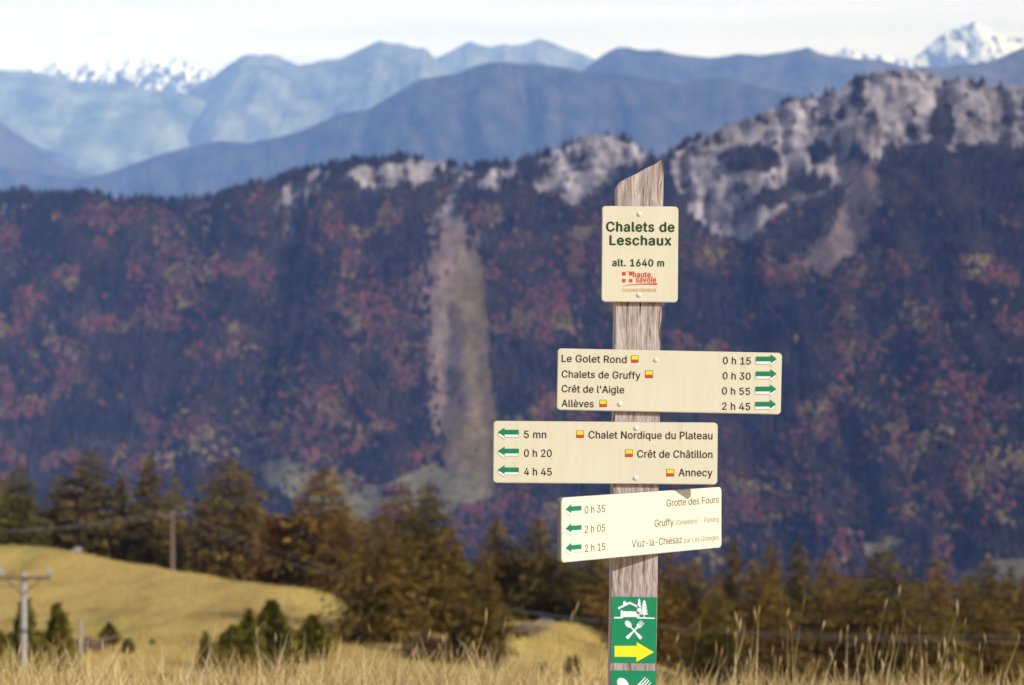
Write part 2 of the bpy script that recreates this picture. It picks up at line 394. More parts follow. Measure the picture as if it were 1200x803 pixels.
def mountain_range(name, pts, dist, mat, zmin, slope=30, spur=300.0, spur_f=1 / 900.0, rough=6.0, seed=1, nx=900, nr=110, px0=-700, px1=1900, lean=0.0):
    dist, spur, spur_f, rough = dist * 1.25, spur * 1.25, spur_f / 1.25, rough * 1.25
    px = np.linspace(px0, px1, nx); X = (px - CX) / F * dist
    zc = EYE - (interp_crest(pts, px) - CY) / F * dist
    zc = zc + (ridged(X / (rough * 9), X * 0 + 0.3, seed, 4) - 0.55) * rough
    t = np.linspace(0, 1, nr)[:, None] ** 1.25
    H = (zc - zmin)[None]
    Z = zc[None] - t * H
    dY = t * H / math.tan(R(slope))
    # side spurs and gullies that deepen away from the crest
    warp = (fbm(X[None] * spur_f * 0.7 + 4, t * 3, seed + 9, 3) - 0.5) * 1.6
    sp = ridged(X[None] * spur_f + warp + lean * t * H / 1000.0, t * 1.1 + 0.5, seed + 20, 5)
    fall = np.clip(t * H / (spur * 1.2), 0, 1) ** 0.8
    Y = dist - dY - (sp - 0.5) * spur * 2.0 * fall
    Z = Z + (fbm(X[None] / 60.0, Y / 60.0, seed + 31, 4) - 0.5) * rough * 2.0 * np.clip(t * 12, 0, 1)
    tb = np.linspace(0.05, 1, 14)[:, None]
    Zb = zc[None] - tb * H; Yb = dist + tb * H / math.tan(R(28)) + (ridged(X[None] * spur_f, tb + 3, seed + 50, 3) - 0.5) * spur * tb
    Zs = np.concatenate([Zb[::-1], Z]); Ys = np.concatenate([Yb[::-1], Y]); Xs = np.broadcast_to(X[None], Zs.shape)
    v = np.stack([Xs, Ys, Zs], -1).reshape(-1, 3)
    me = np_mesh(name, v, grid_faces(Zs.shape[0], nx)[:, ::-1], True)
    return tag(link(name, me, mat), kind='structure')

BLUE = [(-700, 150), (-300, 190), (0, 197), (67, 206), (100, 209), (133, 201), (167, 188), (200, 178), (233, 169), (260, 165), (290, 168), (317, 163), (350, 155), (377, 143), (400, 133), (433, 128), (467, 107), (493, 93), (533, 87), (550, 80), (580, 72),
        (607, 75), (633, 75), (663, 80), (700, 87), (733, 88), (767, 95), (800, 99), (845, 90), (867, 95), (893, 103), (931, 110), (1000, 125), (1200, 160), (1900, 180)]
mountain_range('blue_mountain', BLUE, 12000, m_range('wooded_mountain', (0.020, 0.028, 0.034), (0.085, 0.070, 0.066), scale=0.007), -440, 34, 170, 1 / 260., 8, 3)
LEFTR = [(-900, 60), (-300, 105), (0, 143), (33, 166), (67, 189), (100, 204), (200, 240), (1900, 400)]
mountain_range('valley_spur', LEFTR, 13500, m_range('wooded_spur', (0.05, 0.05, 0.045), (0.10, 0.085, 0.07), scale=0.004), -440, 30, 300, 1 / 900., 8, 11)
FARL = [(-900, 100), (-200, 92), (0, 82), (45, 85), (80, 93), (110, 101), (150, 99), (180, 106), (215, 109), (260, 128), (330, 170), (420, 240), (1900, 395)]
mountain_range('far_mountain', FARL, 19500, m_range('bare_mountain', (0.08, 0.10, 0.08), (0.25, 0.27, 0.21), scale=0.0025), -440, 24, 600, 1 / 1500., 10, 21)
ROUND = [(-900, 330), (60, 230), (150, 170), (190, 130), (222, 108), (250, 90), (270, 75), (288, 64), (320, 64), (335, 71), (350, 77), (370, 73), (400, 69), (425, 57), (445, 48), (460, 52), (470, 52), (490, 58), (497, 56), (512, 70), (540, 95), (600, 140), (750, 220), (1900, 395)]
mountain_range('round_mountain', ROUND, 20300, m_range('alpine_mountain', (0.09, 0.11, 0.10), (0.22, 0.23, 0.20), scale=0.003), -440, 27, 420, 1 / 800., 26, 33)
PEAKS = [(-900, 330), (380, 200), (440, 110), (480, 80), (512, 68), (525, 62), (545, 50), (552, 48), (565, 53), (575, 55), (590, 52), (605, 54), (620, 51), (632, 46), (650, 52), (670, 60), (697, 70), (730, 90), (800, 140), (1900, 390)]
mountain_range('jagged_mountain', PEAKS, 23000, m_range('rocky_mountain', (0.10, 0.12, 0.12), (0.26, 0.28, 0.26), scale=0.003), -440, 33, 420, 1 / 700., 40, 41)
RIGHT = [(-900, 390), (560, 210), (640, 120), (697, 72), (710, 63), (725, 55), (735, 56), (750, 60), (770, 59), (790, 63), (815, 67), (840, 68), (865, 63), (880, 65), (905, 64), (925, 60), (947, 56), (960, 63), (975, 67), (1000, 69), (1030, 70), (1050, 75), (1080, 83), (1200, 100), (1900, 160)]
mountain_range('long_mountain', RIGHT, 15500, m_range('dark_mountain', (0.028, 0.034, 0.040), (0.11, 0.092, 0.09), scale=0.003), -440, 31, 300, 1 / 480., 22, 55)
RIGHT2 = [(-900, 395), (900, 160), (1000, 100), (1045, 83), (1080, 79), (1110, 78), (1140, 75), (1165, 71), (1185, 62), (1200, 55), (1260, 40), (1500, 60), (1900, 90)]
mountain_range('shoulder_mountain', RIGHT2, 13000, m_range('shoulder_rock', (0.07, 0.06, 0.06), (0.16, 0.13, 0.12), scale=0.003), -440, 30, 400, 1 / 900., 10, 66)
SNOWL = [(-900, 130), (-300, 75), (-100, 80), (0, 84), (20, 84), (35, 78), (45, 82), (60, 77), (70, 70), (80, 78), (92, 80), (103, 73), (112, 70), (122, 76), (133, 71), (145, 74), (155, 70), (165, 73), (175, 67), (186, 66), (195, 73), (207, 68), (216, 71), (226, 77), (240, 81), (255, 92), (330, 120), (500, 200), (1900, 390)]
mountain_range('snowy_mountain', SNOWL, 25000, m_range('snowy_rock', (0.06, 0.065, 0.075), (0.13, 0.13, 0.13), (3060, 4000), scale=0.003, cover=-0.03), -440, 36, 260, 1 / 800., 70, 77)
SNOWR = [(-900, 395), (800, 200), (930, 100), (970, 68), (985, 60), (993, 53), (1000, 57), (1006, 63), (1025, 66), (1040, 64), (1055, 71), (1070, 69), (1085, 58), (1097, 46), (1108, 38), (1120, 34), (1132, 31), (1142, 26), (1152, 29), (1160, 36), (1172, 42), (1186, 45), (1205, 44), (1300, 80), (1900, 160)]
mountain_range('snowy_peak', SNOWR, 26500, m_range('snowy_peak_rock', (0.06, 0.065, 0.075), (0.14, 0.14, 0.14), (3250, 4420), scale=0.0022), -440, 40, 330, 1 / 1100., 45, 88)

# ------------------------------------------------------------------ the wooded mountain opposite
FCREST = [(-700, 205), (-300, 215), (0, 224), (50, 225), (100, 227), (150, 232), (200, 234), (240, 233), (290, 219), (330, 207), (370, 196), (420, 188), (470, 185), (520, 190), (555, 193), (600, 189), (640, 180), (670, 163), (700, 156), (730, 158), (750, 173), (770, 187), (785, 178), (800, 168),
          (830, 155), (860, 146), (880, 137), (920, 121), (950, 113), (985, 105), (995, 94), (1020, 85), (1050, 81), (1095, 85), (1105, 93), (1150, 97), (1200, 102), (1300, 108), (1500, 130), (1900, 150)]
ROCK = [([(788, 182), (830, 172), (880, 150), (950, 140), (985, 170), (1000, 205), (955, 232), (905, 258), (872, 284), (838, 280), (812, 252), (786, 216)], 0.27), ([(786, 180), (830, 155), (920, 121), (985, 105), (995, 88), (1050, 76), (1105, 84), (1200, 94), (1330, 100), (1330, 168), (1200, 176), (1150, 172), (1112, 180), (1094, 160), (1062, 178), (1040, 190), (1016, 184), (992, 182), (1000, 205), (955, 232), (905, 258), (872, 284), (838, 280), (812, 252), (786, 216)], 0.35),
        ([(556, 205), (600, 190), (650, 172), (690, 155), (735, 157), (758, 175), (768, 192), (735, 208), (705, 228), (668, 242), (640, 228), (600, 218), (560, 228)], 0.40),
        ([(395, 208), (440, 190), (500, 186), (552, 192), (552, 210), (500, 214), (430, 224)], 0.37),
        ([(312, 260), (328, 217), (378, 196), (388, 206), (352, 248), (342, 290), (322, 290)], 0.43),
        ([(496, 205), (540, 205), (545, 255), (560, 272), (495, 275), (505, 240)], 0.46)]
SCREE = [([(985, 185), (1032, 190), (1040, 235), (1012, 300), (965, 325), (925, 312), (955, 270), (980, 235)], 0),
         ([(502, 240), (536, 240), (545, 265), (556, 270), (560, 330), (566, 420), (575, 500), (572, 585), (530, 592), (510, 540), (500, 470), (487, 410), (490, 330), (498, 270)], 1),
         ([(1060, 470), (1072, 472), (1074, 492), (1062, 494)], 0), ([(1090, 478), (1108, 474), (1110, 490), (1094, 496)], 0)]
FIELD = [[(290, 545), (335, 533), (380, 558), (440, 568), (500, 545), (560, 555), (572, 585), (520, 612), (470, 602), (420, 618), (370, 602), (320, 577)],
         [(998, 637), (1050, 627), (1064, 640), (1012, 657)], [(1118, 668), (1160, 655), (1200, 655), (1300, 660), (1300, 692), (1118, 692)]]
def masks(px, py, X, Z):
    w = 16 * (fbm(px / 22, py / 22, 61, 3) - 0.5); w2 = 12 * (fbm(px / 22, py / 22, 71, 3) - 0.5)
    qx, qy = px + w, py + w2
    rock = np.zeros(px.shape); scree = np.zeros(px.shape); veg = np.zeros(px.shape); field = np.zeros(px.shape)
    br = 0.55 * fbm(px / 8, py / 22, 81, 4, 0.6) + 0.45 * fbm(px / 27, py / 20, 83, 3)
    qx = qx + 7 * (fbm(px / 6, py / 8, 65, 3) - 0.5); qy = qy + 9 * (fbm(px / 6, py / 8, 67, 3) - 0.5)
    for poly, th in ROCK: rock = np.maximum(rock, in_poly(poly, qx, qy) * sstep(th - 0.05, th + 0.09, br))
    for cx, cy, rx, ry in ((878, 187, 34, 14), (962, 178, 14, 12), (948, 216, 24, 10), (905, 232, 26, 9), (1002, 120, 7, 12), (1100, 150, 12, 22)):
        rock = rock * sstep(0.7, 1.2, np.hypot((qx - cx) / rx, (qy - cy) / ry))
    for poly, k in SCREE:
        s = sum(in_poly(poly, px + w * 0.6 + o_, py + w2 * 0.7) * 0.2 for o_ in (-14, -7, 0, 6, 12)); scree = np.maximum(scree, s)
        if k: veg = s * sstep(512, 552, px + 2.2 * w + 40 * (fbm(px / 14, py / 20, 77, 3) - 0.5)) * sstep(270, 330, py)
    cr = (py - interp_crest(FCREST, px))                       # outcrops near the crest
    rock = np.maximum(rock, sstep(0.60, 0.66, br) * sstep(75, 20, cr) * (px < 790) * 0.9)
    for poly in FIELD: field = np.maximum(field, in_poly(poly, px + w * 0.7, py + w2 * 0.5) * 1.0)
    rock = rock * (1 - scree * sstep(250, 262, py)) ; scree = scree * (1 - rock)
    return rock, scree, veg, field

def build_wooded_mountain():
    D = 3250.0; nx, nr = 520, 300; zmin = -450.0
    px0 = np.linspace(-650, 1850, nx); X = (px0 - CX) / F * D
    zc = EYE - (interp_crest(FCREST, px0) - CY) / F * D
    zc = zc + (fbm(X / 14, X * 0, 5, 4) - 0.5) * 9
    yc = D + 90 * (fbm(X / 260, X * 0 + 2, 15, 3) - 0.5)
    H = zc - zmin; dz = H / (nr - 1)
    Y = np.zeros((nr, nx)); Z = np.zeros((nr, nx)); y = yc.copy()
    K = np.ones(9) / 9
    for r in range(nr):
        z = zc - r * dz; Y[r] = y; Z[r] = z
        px = CX + X / y * F; py = CY - (z - EYE) / y * F
        ro, sc, ve, fi = masks(px, py, X, z)
        ro = np.convolve(ro, K, 'same'); fi = np.convolve(fi, K, 'same')
        cot = 1 / math.tan(R(31)) * (1 - ro) + ro / math.tan(R(66)); cot = cot * (1 - fi) + fi / math.tan(R(17))
        y = y - cot * dz
    depth = (zc[None] - Z)
    sp = ridged(X[None] / 170 + (fbm(X[None] / 240, Z / 160, 4, 3) - 0.5) * 1.2, Z / 900 + 2, 23, 4)
    Y = Y - (sp - 0.5) * 95 * np.clip(depth / 90, 0, 1)
    PX = CX + X[None] / Y * F; PY = CY - (Z - EYE) / Y * F
    ro, sc, ve, fi = masks(PX, PY, np.broadcast_to(X[None], Z.shape), Z)
    # broken limestone: ledges and buttresses
    rr = ro
    Y = Y + rr * ((ridged(X[None] / 30, Z / 190, 93, 4) - 0.5) * 52 + (fbm(X[None] / 13 + Z / 40, Z / 15, 97, 3) - 0.5) * 26) + (1 - rr) * (fbm(X[None] / 40, Z / 30, 99, 3) - 0.5) * 10
    col = np.zeros(Z.shape + (3,)); col[:] = (0.035, 0.025, 0.024)
    mottle = fbm(X[None] / 60, Z / 45, 121, 4)[..., None]  # random tone mottling for scree, shrubs and fields
    def over(m, c):
        nonlocal col; col = col * (1 - m[..., None]) + m[..., None] * c
    over(sc, np.array((0.21, 0.14, 0.115)) * (0.7 + 0.6 * mottle)); over(ve * 0.75, np.array((0.15, 0.105, 0.035)) * (0.6 + 0.8 * mottle))
    over(fi, np.array((0.165, 0.135, 0.075)) * (0.6 + 0.8 * mottle)); wz = 30 * fbm(X[None] / 45, Z / 60, 151, 3); stk = fbm(X[None] / 11 + Z / 70, Z / 60, 131, 4, 0.6)[..., None]; led = fbm((X[None] + Z) / 60, (Z + wz) / 13, 141, 4)[..., None]
    over(ro, np.array((0.29, 0.245, 0.24)) * (0.30 + 0.75 * sstep(.22, .78, stk) + 0.55 * sstep(.25, .75, led)))  # dark streaks in the rock colour: lichen plus painted shade of cracks
    tb = np.linspace(0.04, 1, 16)[:, None]
    Zb = zc[None] - tb * H[None]; Yb = Y[0][None] + 30 * (tb > 0) + tb * H[None] / math.tan(R(30))
    cb = np.broadcast_to(np.array((0.05, 0.05, 0.04)), Zb.shape + (3,))
    Zs = np.concatenate([Zb[::-1], Z]); Ys = np.concatenate([Yb[::-1], Y]); Xs = np.broadcast_to(X[None], Zs.shape)
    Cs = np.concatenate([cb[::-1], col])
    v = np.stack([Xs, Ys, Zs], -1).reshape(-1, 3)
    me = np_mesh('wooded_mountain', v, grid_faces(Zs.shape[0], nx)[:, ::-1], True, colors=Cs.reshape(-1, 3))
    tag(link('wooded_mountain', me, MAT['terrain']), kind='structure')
    return X, Y, Z, PX, PY, ro, sc, ve, fi

def build_forest(X, Y, Z, PX, PY, ro, sc, ve, fi):
    """the far wood on the opposite mountain: one mass of spruces and autumn broadleaves"""
    nr, nx = Z.shape
    Xg = np.broadcast_to(X[None], Z.shape)
    P = np.stack([Xg, Y, Z], -1)
    a = P[:-1, 1:] - P[:-1, :-1]; b = P[1:, :-1] - P[:-1, :-1]
    area = np.linalg.norm(np.cross(a, b), axis=-1)
    pc, qc = PX[:-1, :-1], PY[:-1, :-1]
    vis = ((pc > -330) & (pc < 1530) & (qc < 735)) * 1.0
    core = ((pc > -40) & (pc < 1240)) * 0.5 + 0.5
    ro_, sc_, ve_, fi_ = (q[:-1, :-1] for q in (ro, sc, ve, fi))
    dens = vis * core * np.clip(1 - 0.985 * ro_ - 0.997 * sc_ * (1 - 0.10 * ve_) - 0.975 * fi_ * sstep(0.26, 0.36, fbm(pc / 16, qc / 14, 601, 3)), 0, 1)
    p = (area * dens).ravel(); p /= p.sum()
    N = 95000
    idx = rng.choice(p.size, N, p=p); r, c = np.divmod(idx, nx - 1)
    u = rng.random(N)[:, None]; w = rng.random(N)[:, None]
    pos = P[r, c] * (1 - u) * (1 - w) + P[r, c + 1] * u * (1 - w) + P[r + 1, c] * (1 - u) * w + P[r + 1, c + 1] * u * w
    px = CX + pos[:, 0] / pos[:, 1] * F; py = CY - (pos[:, 2] - EYE) / pos[:, 1] * F
    cl = fbm(px / 38, py / 32, 201, 3)
    aut = sstep(0.55, 0.65, cl) * 0.62 + 0.012
    for cx, cy, rx, ry, k in ((205, 335, 32, 40, .8), (430, 370, 45, 28, .9), (360, 460, 50, 30, .4), (70, 420, 40, 40, .4), (480, 350, 18, 22, .9), (840, 300, 50, 20, .5), (1010, 330, 60, 30, .45), (1090, 480, 60, 60, .45), (900, 590, 70, 35, .6), (1130, 570, 60, 40, .5), (350, 500, 60, 35, .5), (560, 600, 60, 30, .6), (650, 330, 60, 40, .25), (250, 520, 60, 30, .35), (1080, 390, 50, 30, .4)):
        aut = np.maximum(aut, 0.75 * k * np.exp(-((px - cx) / rx) ** 2 - ((py - cy) / ry) ** 2) * 1.1)
    aut *= sstep(235, 300, py + (px < 700) * 30)
    vee = (ve[r, c] > 0.2)
    is_aut = (rng.random(N) < aut) | vee
    vs, fs, cs = [], [], []; off = 0
    def emit(tv, tf, pos, sx, sz, tint, jit):
        nonlocal off
        n = len(pos); k = len(tv)
        th = rng.random(n) * 6.283; co, si = np.cos(th), np.sin(th)
        j = 1 + (rng.random((n, k)) - 0.5) * jit
        x = tv[None, :, 0] * j; y = tv[None, :, 1] * j; z = tv[None, :, 2]
        V = np.stack([(x * co[:, None] - y * si[:, None]) * sx[:, None] + pos[:, 0:1], (x * si[:, None] + y * co[:, None]) * sx[:, None] + pos[:, 1:2], z * sz[:, None] + pos[:, 2:3]], -1)
        vs.append(V.reshape(-1, 3)); fs.append((tf[None] + (np.arange(n) * k)[:, None, None] + off).reshape(-1, 3))
        cs.append(np.repeat(tint, k, 0)); off += n * k
    # spruce: three ragged skirts
    tv, tf = [], []
    for z0, z1, rr in ((0.06, 0.72, 1.0), (0.42, 1.0, 0.62)):
        b0 = len(tv); tv.append((0, 0, z1))
        for q in range(6):
            a_ = q * math.pi / 3 + z0 * 2; tv.append((rr * math.cos(a_), rr * math.sin(a_), z0 + 0.05 * (q % 2)))
        for q in range(6): tf.append((b0, b0 + 1 + q, b0 + 1 + (q + 1) % 6))
    tv, tf = np.array(tv, float), np.array(tf)
    s = pos[~is_aut]; n = len(s)
    h = 7.5 + 6.5 * rng.random(n) ** 1.3; h *= np.where(fi[r, c][~is_aut] > .4, 0.7, 1.0)
    base = np.array((0.012, 0.010, 0.012)); warm = np.array((0.060, 0.040, 0.034))
    k = np.clip(sstep(.36, .66, fbm(px / 26, py / 22, 301, 4)[~is_aut]) * 0.6 + rng.random(n) ** 2 * 0.9 - 0.15, 0, 1.2)[:, None]
    emit(tv, tf, s - np.array((0, 0, 1.0)), h * (0.23 + 0.09 * rng.random(n)), h, base * (1 - k) + warm * k, 0.45)
    # broadleaf: lumpy crown
    bm = bmesh.new(); bmesh.ops.create_icosphere(bm, subdivisions=1, radius=1)
    iv = np.array([q.co[:] for q in bm.verts]); bm.faces.ensure_lookup_table(); itf = np.array([[q.index for q in f.verts] for f in bm.faces]); bm.free()
    iv[:, 2] = iv[:, 2] * 0.5 + 0.55
    s = pos[is_aut]; n = len(s); va = vee[is_aut]
    h = np.where(va, 2 + 2.5 * rng.random(n), 5.5 + 5.5 * rng.random(n))
    pal = np.array([(0.090, 0.040, 0.040), (0.145, 0.042, 0.034), (0.135, 0.048, 0.034), (0.090, 0.052, 0.038), (0.125, 0.062, 0.036), (0.13, 0.085, 0.042)])
    wgt = np.array((0.28, 0.24, 0.17, 0.09, 0.14, 0.08))
    hue = fbm(px / 20 + 9, py / 18, 411, 2)[is_aut]; t = pal[np.clip(((hue - 0.3) / 0.4 * 5 + rng.normal(size=n) * 0.6), 0, 5).astype(int)]
    yel = fbm(px / 30 + 40, py / 30, 401, 2)[is_aut] > 0.72
    t = np.where(yel[:, None], np.array((0.17, 0.115, 0.045)), t); t = np.where(va[:, None], np.array((0.18, 0.125, 0.035)), t)
    t = t * (0.75 + 0.5 * rng.random((n, 1)))
    emit(iv, itf, s - np.array((0, 0, 1.0)), h * (0.36 + 0.14 * rng.random(n)), h, t, 0.55)
    me = np_mesh('forest', np.concatenate(vs), np.concatenate(fs), False, colors=np.concatenate(cs))
    tag(link('forest', me, MAT['tree_far']), 'dark spruce and rust red autumn wood covering the opposite mountain side', 'forest', kind='stuff')
build_forest(*build_wooded_mountain())

# ------------------------------------------------------------------ trees
def leaf_quads(c, a, s, l, w):
    """diamond sprays: centres c, long axes a, side axes s"""
    l = l[:, None]; w = w[:, None]
    v = np.stack([c - a * l * .5, c + s * w * .5 + a * l * .08, c + a * l * .5, c - s * w * .5 + a * l * .08], 1).reshape(-1, 3)
    return v, np.arange(len(v)).reshape(-1, 4)
def norm(v): return v / np.maximum(np.linalg.norm(v, axis=-1, keepdims=True), 1e-9)
def rand_dirs(n): return norm(rng.normal(size=(n, 3)))

def spruce_meshes(H, rad, levels, seed, ragged=0.35, low=0.05, power=0.8, twin=False):
    g = np.random.default_rng(seed)
    C, A, S, Ls, Ws = [], [], [], [], []
    bm = bmesh.new()
    lean = g.normal() * 0.015 * H
    def axis(z): return np.array((lean * (z / H) ** 2, lean * 0.5 * (z / H) ** 2, z))
    tube(bm, [axis(z) for z in np.linspace(-0.4, H * 0.97, 9)], [0.018 * H * (1 - z / H) ** 0.8 + 0.006 for z in np.linspace(0, H * 0.97, 9)], 8)
    lob = g.random(4) * 6.28
    for i in range(levels):
        f = (i + g.random() * 0.6) / levels; z = H * (low + (1 - low) * f); ts = 0.42 + 0.58 * (1 - f) ** 0.6
        L0 = rad * ((1 - f) ** power) * (0.75 + 0.5 * g.random()) + 0.10 * rad * 0.4
        L0 *= 1 - 0.5 * max(0, 0.12 - f) / 0.12
        nb = int(round(5 + 5 * (1 - f)))
        a0 = g.random() * 6.28
        for b in range(nb):
            th = a0 + b * 6.283 / nb + g.normal() * 0.22
            L = L0 * (1 + ragged * (g.random() - 0.5) * 2 + 0.18 * math.sin(2 * th + lob[0]) + 0.12 * math.sin(3 * th + lob[1] + f * 5))
            if g.random() < 0.06: continue
            up = 0.50 * f - 0.18 + g.normal() * 0.07
            d = np.array((math.cos(th), math.sin(th), up)); d /= np.linalg.norm(d)
            o = axis(min(H * .99, z + H * 0.02 * g.normal())); tipsag = -0.16 * L
            if i % 3 == 0 and L > 0.5: tube(bm, [o, o + d * L * 0.55 + (0, 0, tipsag * 0.3)], [0.022, 0.008], 4)
            ns = max(6, int(L / 0.08))
            for q in range(ns):
                s = 0.12 + 0.88 * (q + g.random()) / ns
                c = o + d * L * s + np.array((0, 0, tipsag * s * s))
                side = np.array((-math.sin(th), math.cos(th), 0.0))
                sg = 1 if g.random() < 0.5 else -1
                wdt = 0.46 * L * (1 - 0.55 * s)
                c = c + side * sg * wdt * g.random() + np.array((0, 0, 0.08 - 0.30 * g.random() * (1 + L * 0.3)))
                ax = d * (0.6 + 0.5 * s) + side * sg * (0.9 - 0.5 * s) + np.array((0, 0, -0.30 - 0.3 * g.random())) + g.normal(size=3) * 0.18
                ax /= np.linalg.norm(ax)
                nn = np.cross(ax, g.normal(size=3) * 0.7 + np.array((d[0], d[1], 1.0))); nn /= np.linalg.norm(nn)
                C.append(c); A.append(ax); S.append(nn); Ls.append((0.34 + 0.32 * g.random()) * ts); Ws.append((0.15 + 0.15 * g.random()) * ts)
    # leader
    for q in range(12):
        C.append(axis(H * (0.97 + 0.03 * q / 12))); A.append(norm(np.array((g.normal() * .4, g.normal() * .4, 1.0)))); S.append(norm(np.array((g.normal(), g.normal(), .2)))); Ls.append(0.3); Ws.append(0.09)
    v, f = leaf_quads(np.array(C), np.array(A), np.array(S), np.array(Ls), np.array(Ws))
    crown = np_mesh('crown', v, f)
    tr = bpy.data.meshes.new('trunk'); bm.to_mesh(tr); bm.free()
    return crown, tr, H

def bush_meshes(H, rad, lobes, seed, n=1500, conic=0.4):
    g = np.random.default_rng(seed); bm = bmesh.new(); C, A, S = [], [], []
    for i in range(lobes):
        th = i * 6.283 / lobes + g.normal() * 0.3; rr = rad * 0.45 * g.random() ** 0.5 if lobes > 1 else 0
        h = H * (0.62 + 0.38 * g.random()) if i else H
        top = np.array((rr * math.cos(th), rr * math.sin(th), h)); base = np.array((rr * .25 * math.cos(th), rr * .25 * math.sin(th), -0.15))
        tube(bm, [base, (base + top) * .5 + g.normal(size=3) * .04, top * np.array((1, 1, .92))], [0.05 * H * .5, 0.03 * H * .5, 0.008], 6)
        m = int(n * 1.8) // lobes; t = g.random(m) ** 0.8
        wid = rad * (0.62 if lobes > 1 else 1.0) * (np.sin(np.pi * np.clip(t, 0, 1) ** 0.75 * 0.93 + 0.2) * (1 - conic) + conic * (1 - t))
        an = g.random(m) * 6.283; q = g.random(m) ** 0.5 * (0.7 + 0.65 * g.random(m) ** 1.5)
        cx = base[0] * (1 - t) + top[0] * t + np.cos(an) * wid * q; cy = base[1] * (1 - t) + top[1] * t + np.sin(an) * wid * q
        C.append(np.stack([cx, cy, t * h + 0.03], -1))
        A.append(norm(np.stack([np.cos(an), np.sin(an), 0.9 + 0 * an], -1) + g.normal(size=(m, 3)) * .4)); S.append(norm(g.normal(size=(m, 3))))
    C, A, S = map(np.concatenate, (C, A, S)); m = len(C)
    v, f = leaf_quads(C, A, S, 0.095 * H * (.7 + .6 * g.random(m)), 0.05 * H * (.7 + .6 * g.random(m)))
    me = np_mesh('crown', v, f); tr = bpy.data.meshes.new('trunk'); bm.to_mesh(tr); bm.free()
    return me, tr, H

TPL = {}
for key, args, mat in (
    ('slim', (10, 1.7, 44, 101, 0.34, 0.04, 0.58), 'needle'), ('mid', (10, 2.35, 44, 102, 0.38, 0.04, 0.55), 'needle'), ('wide', (10, 3.1, 44, 103, 0.42, 0.03, 0.58), 'needle'),
    ('full', (10, 3.5, 42, 104, 0.45, 0.03, 0.52), 'needle'), ('loose', (10, 2.5, 34, 105, 0.5, 0.05, 0.50), 'needle'), ('green', (10, 2.4, 44, 106, 0.35, 0.03, 0.58), 'needle_green'), ('greenwide', (10, 3.3, 42, 107, 0.4, 0.03, 0.54), 'needle_green')):
    c, t, h = spruce_meshes(*args); c.materials.append(MAT[mat]); t.materials.append(MAT['bark']); TPL[key] = (c, t, h, 2 * args[1])
for key, args, mat in (('bush', (3, 1.1, 5, 201, 2600, 0.25), 'bush'), ('cone_bush', (3, 0.72, 1, 202, 2000, 0.65), 'bush'), ('dark_bush', (3, 0.9, 4, 203, 2200, 0.4), 'bush'), ('dry_bush', (3, 1.5, 6, 204, 1500, 0.15), 'dry'), ('rust', (5, 2.0, 6, 205, 2600, 0.15), 'rust')):
    c, t, h = bush_meshes(*args); c.materials.append(MAT[mat]); t.materials.append(MAT['bark']); TPL[key] = (c, t, h, 2 * args[1])

def plant(name, tpl, px, top, d, wpx, label, cat, group, base=None):
    """one tree: Empty at the foot on the ground, trunk and crown as children"""
    x = xpx(px, d); z0 = gz(x, d) if base is None else zpx(base, d)
    z0 = gz(x, d)
    h = zpx(top, d) - z0
    c, t, H, w = TPL[tpl]
    e = empty(name, (x, d, z0)); s = h / H
    sw = (1.8 if name == 'spruce_tree' else 2.0) * wpx / F * d / w
    sw = min(max(sw, 0.6 * s), 2.3 * s)
    e.scale = (sw, sw, s); e.rotation_euler = (0, 0, random.uniform(0, 6.28))
    tag(e, label, cat, group)
    link('crown', c, None, e); link('trunk', t, None, e)
    return e

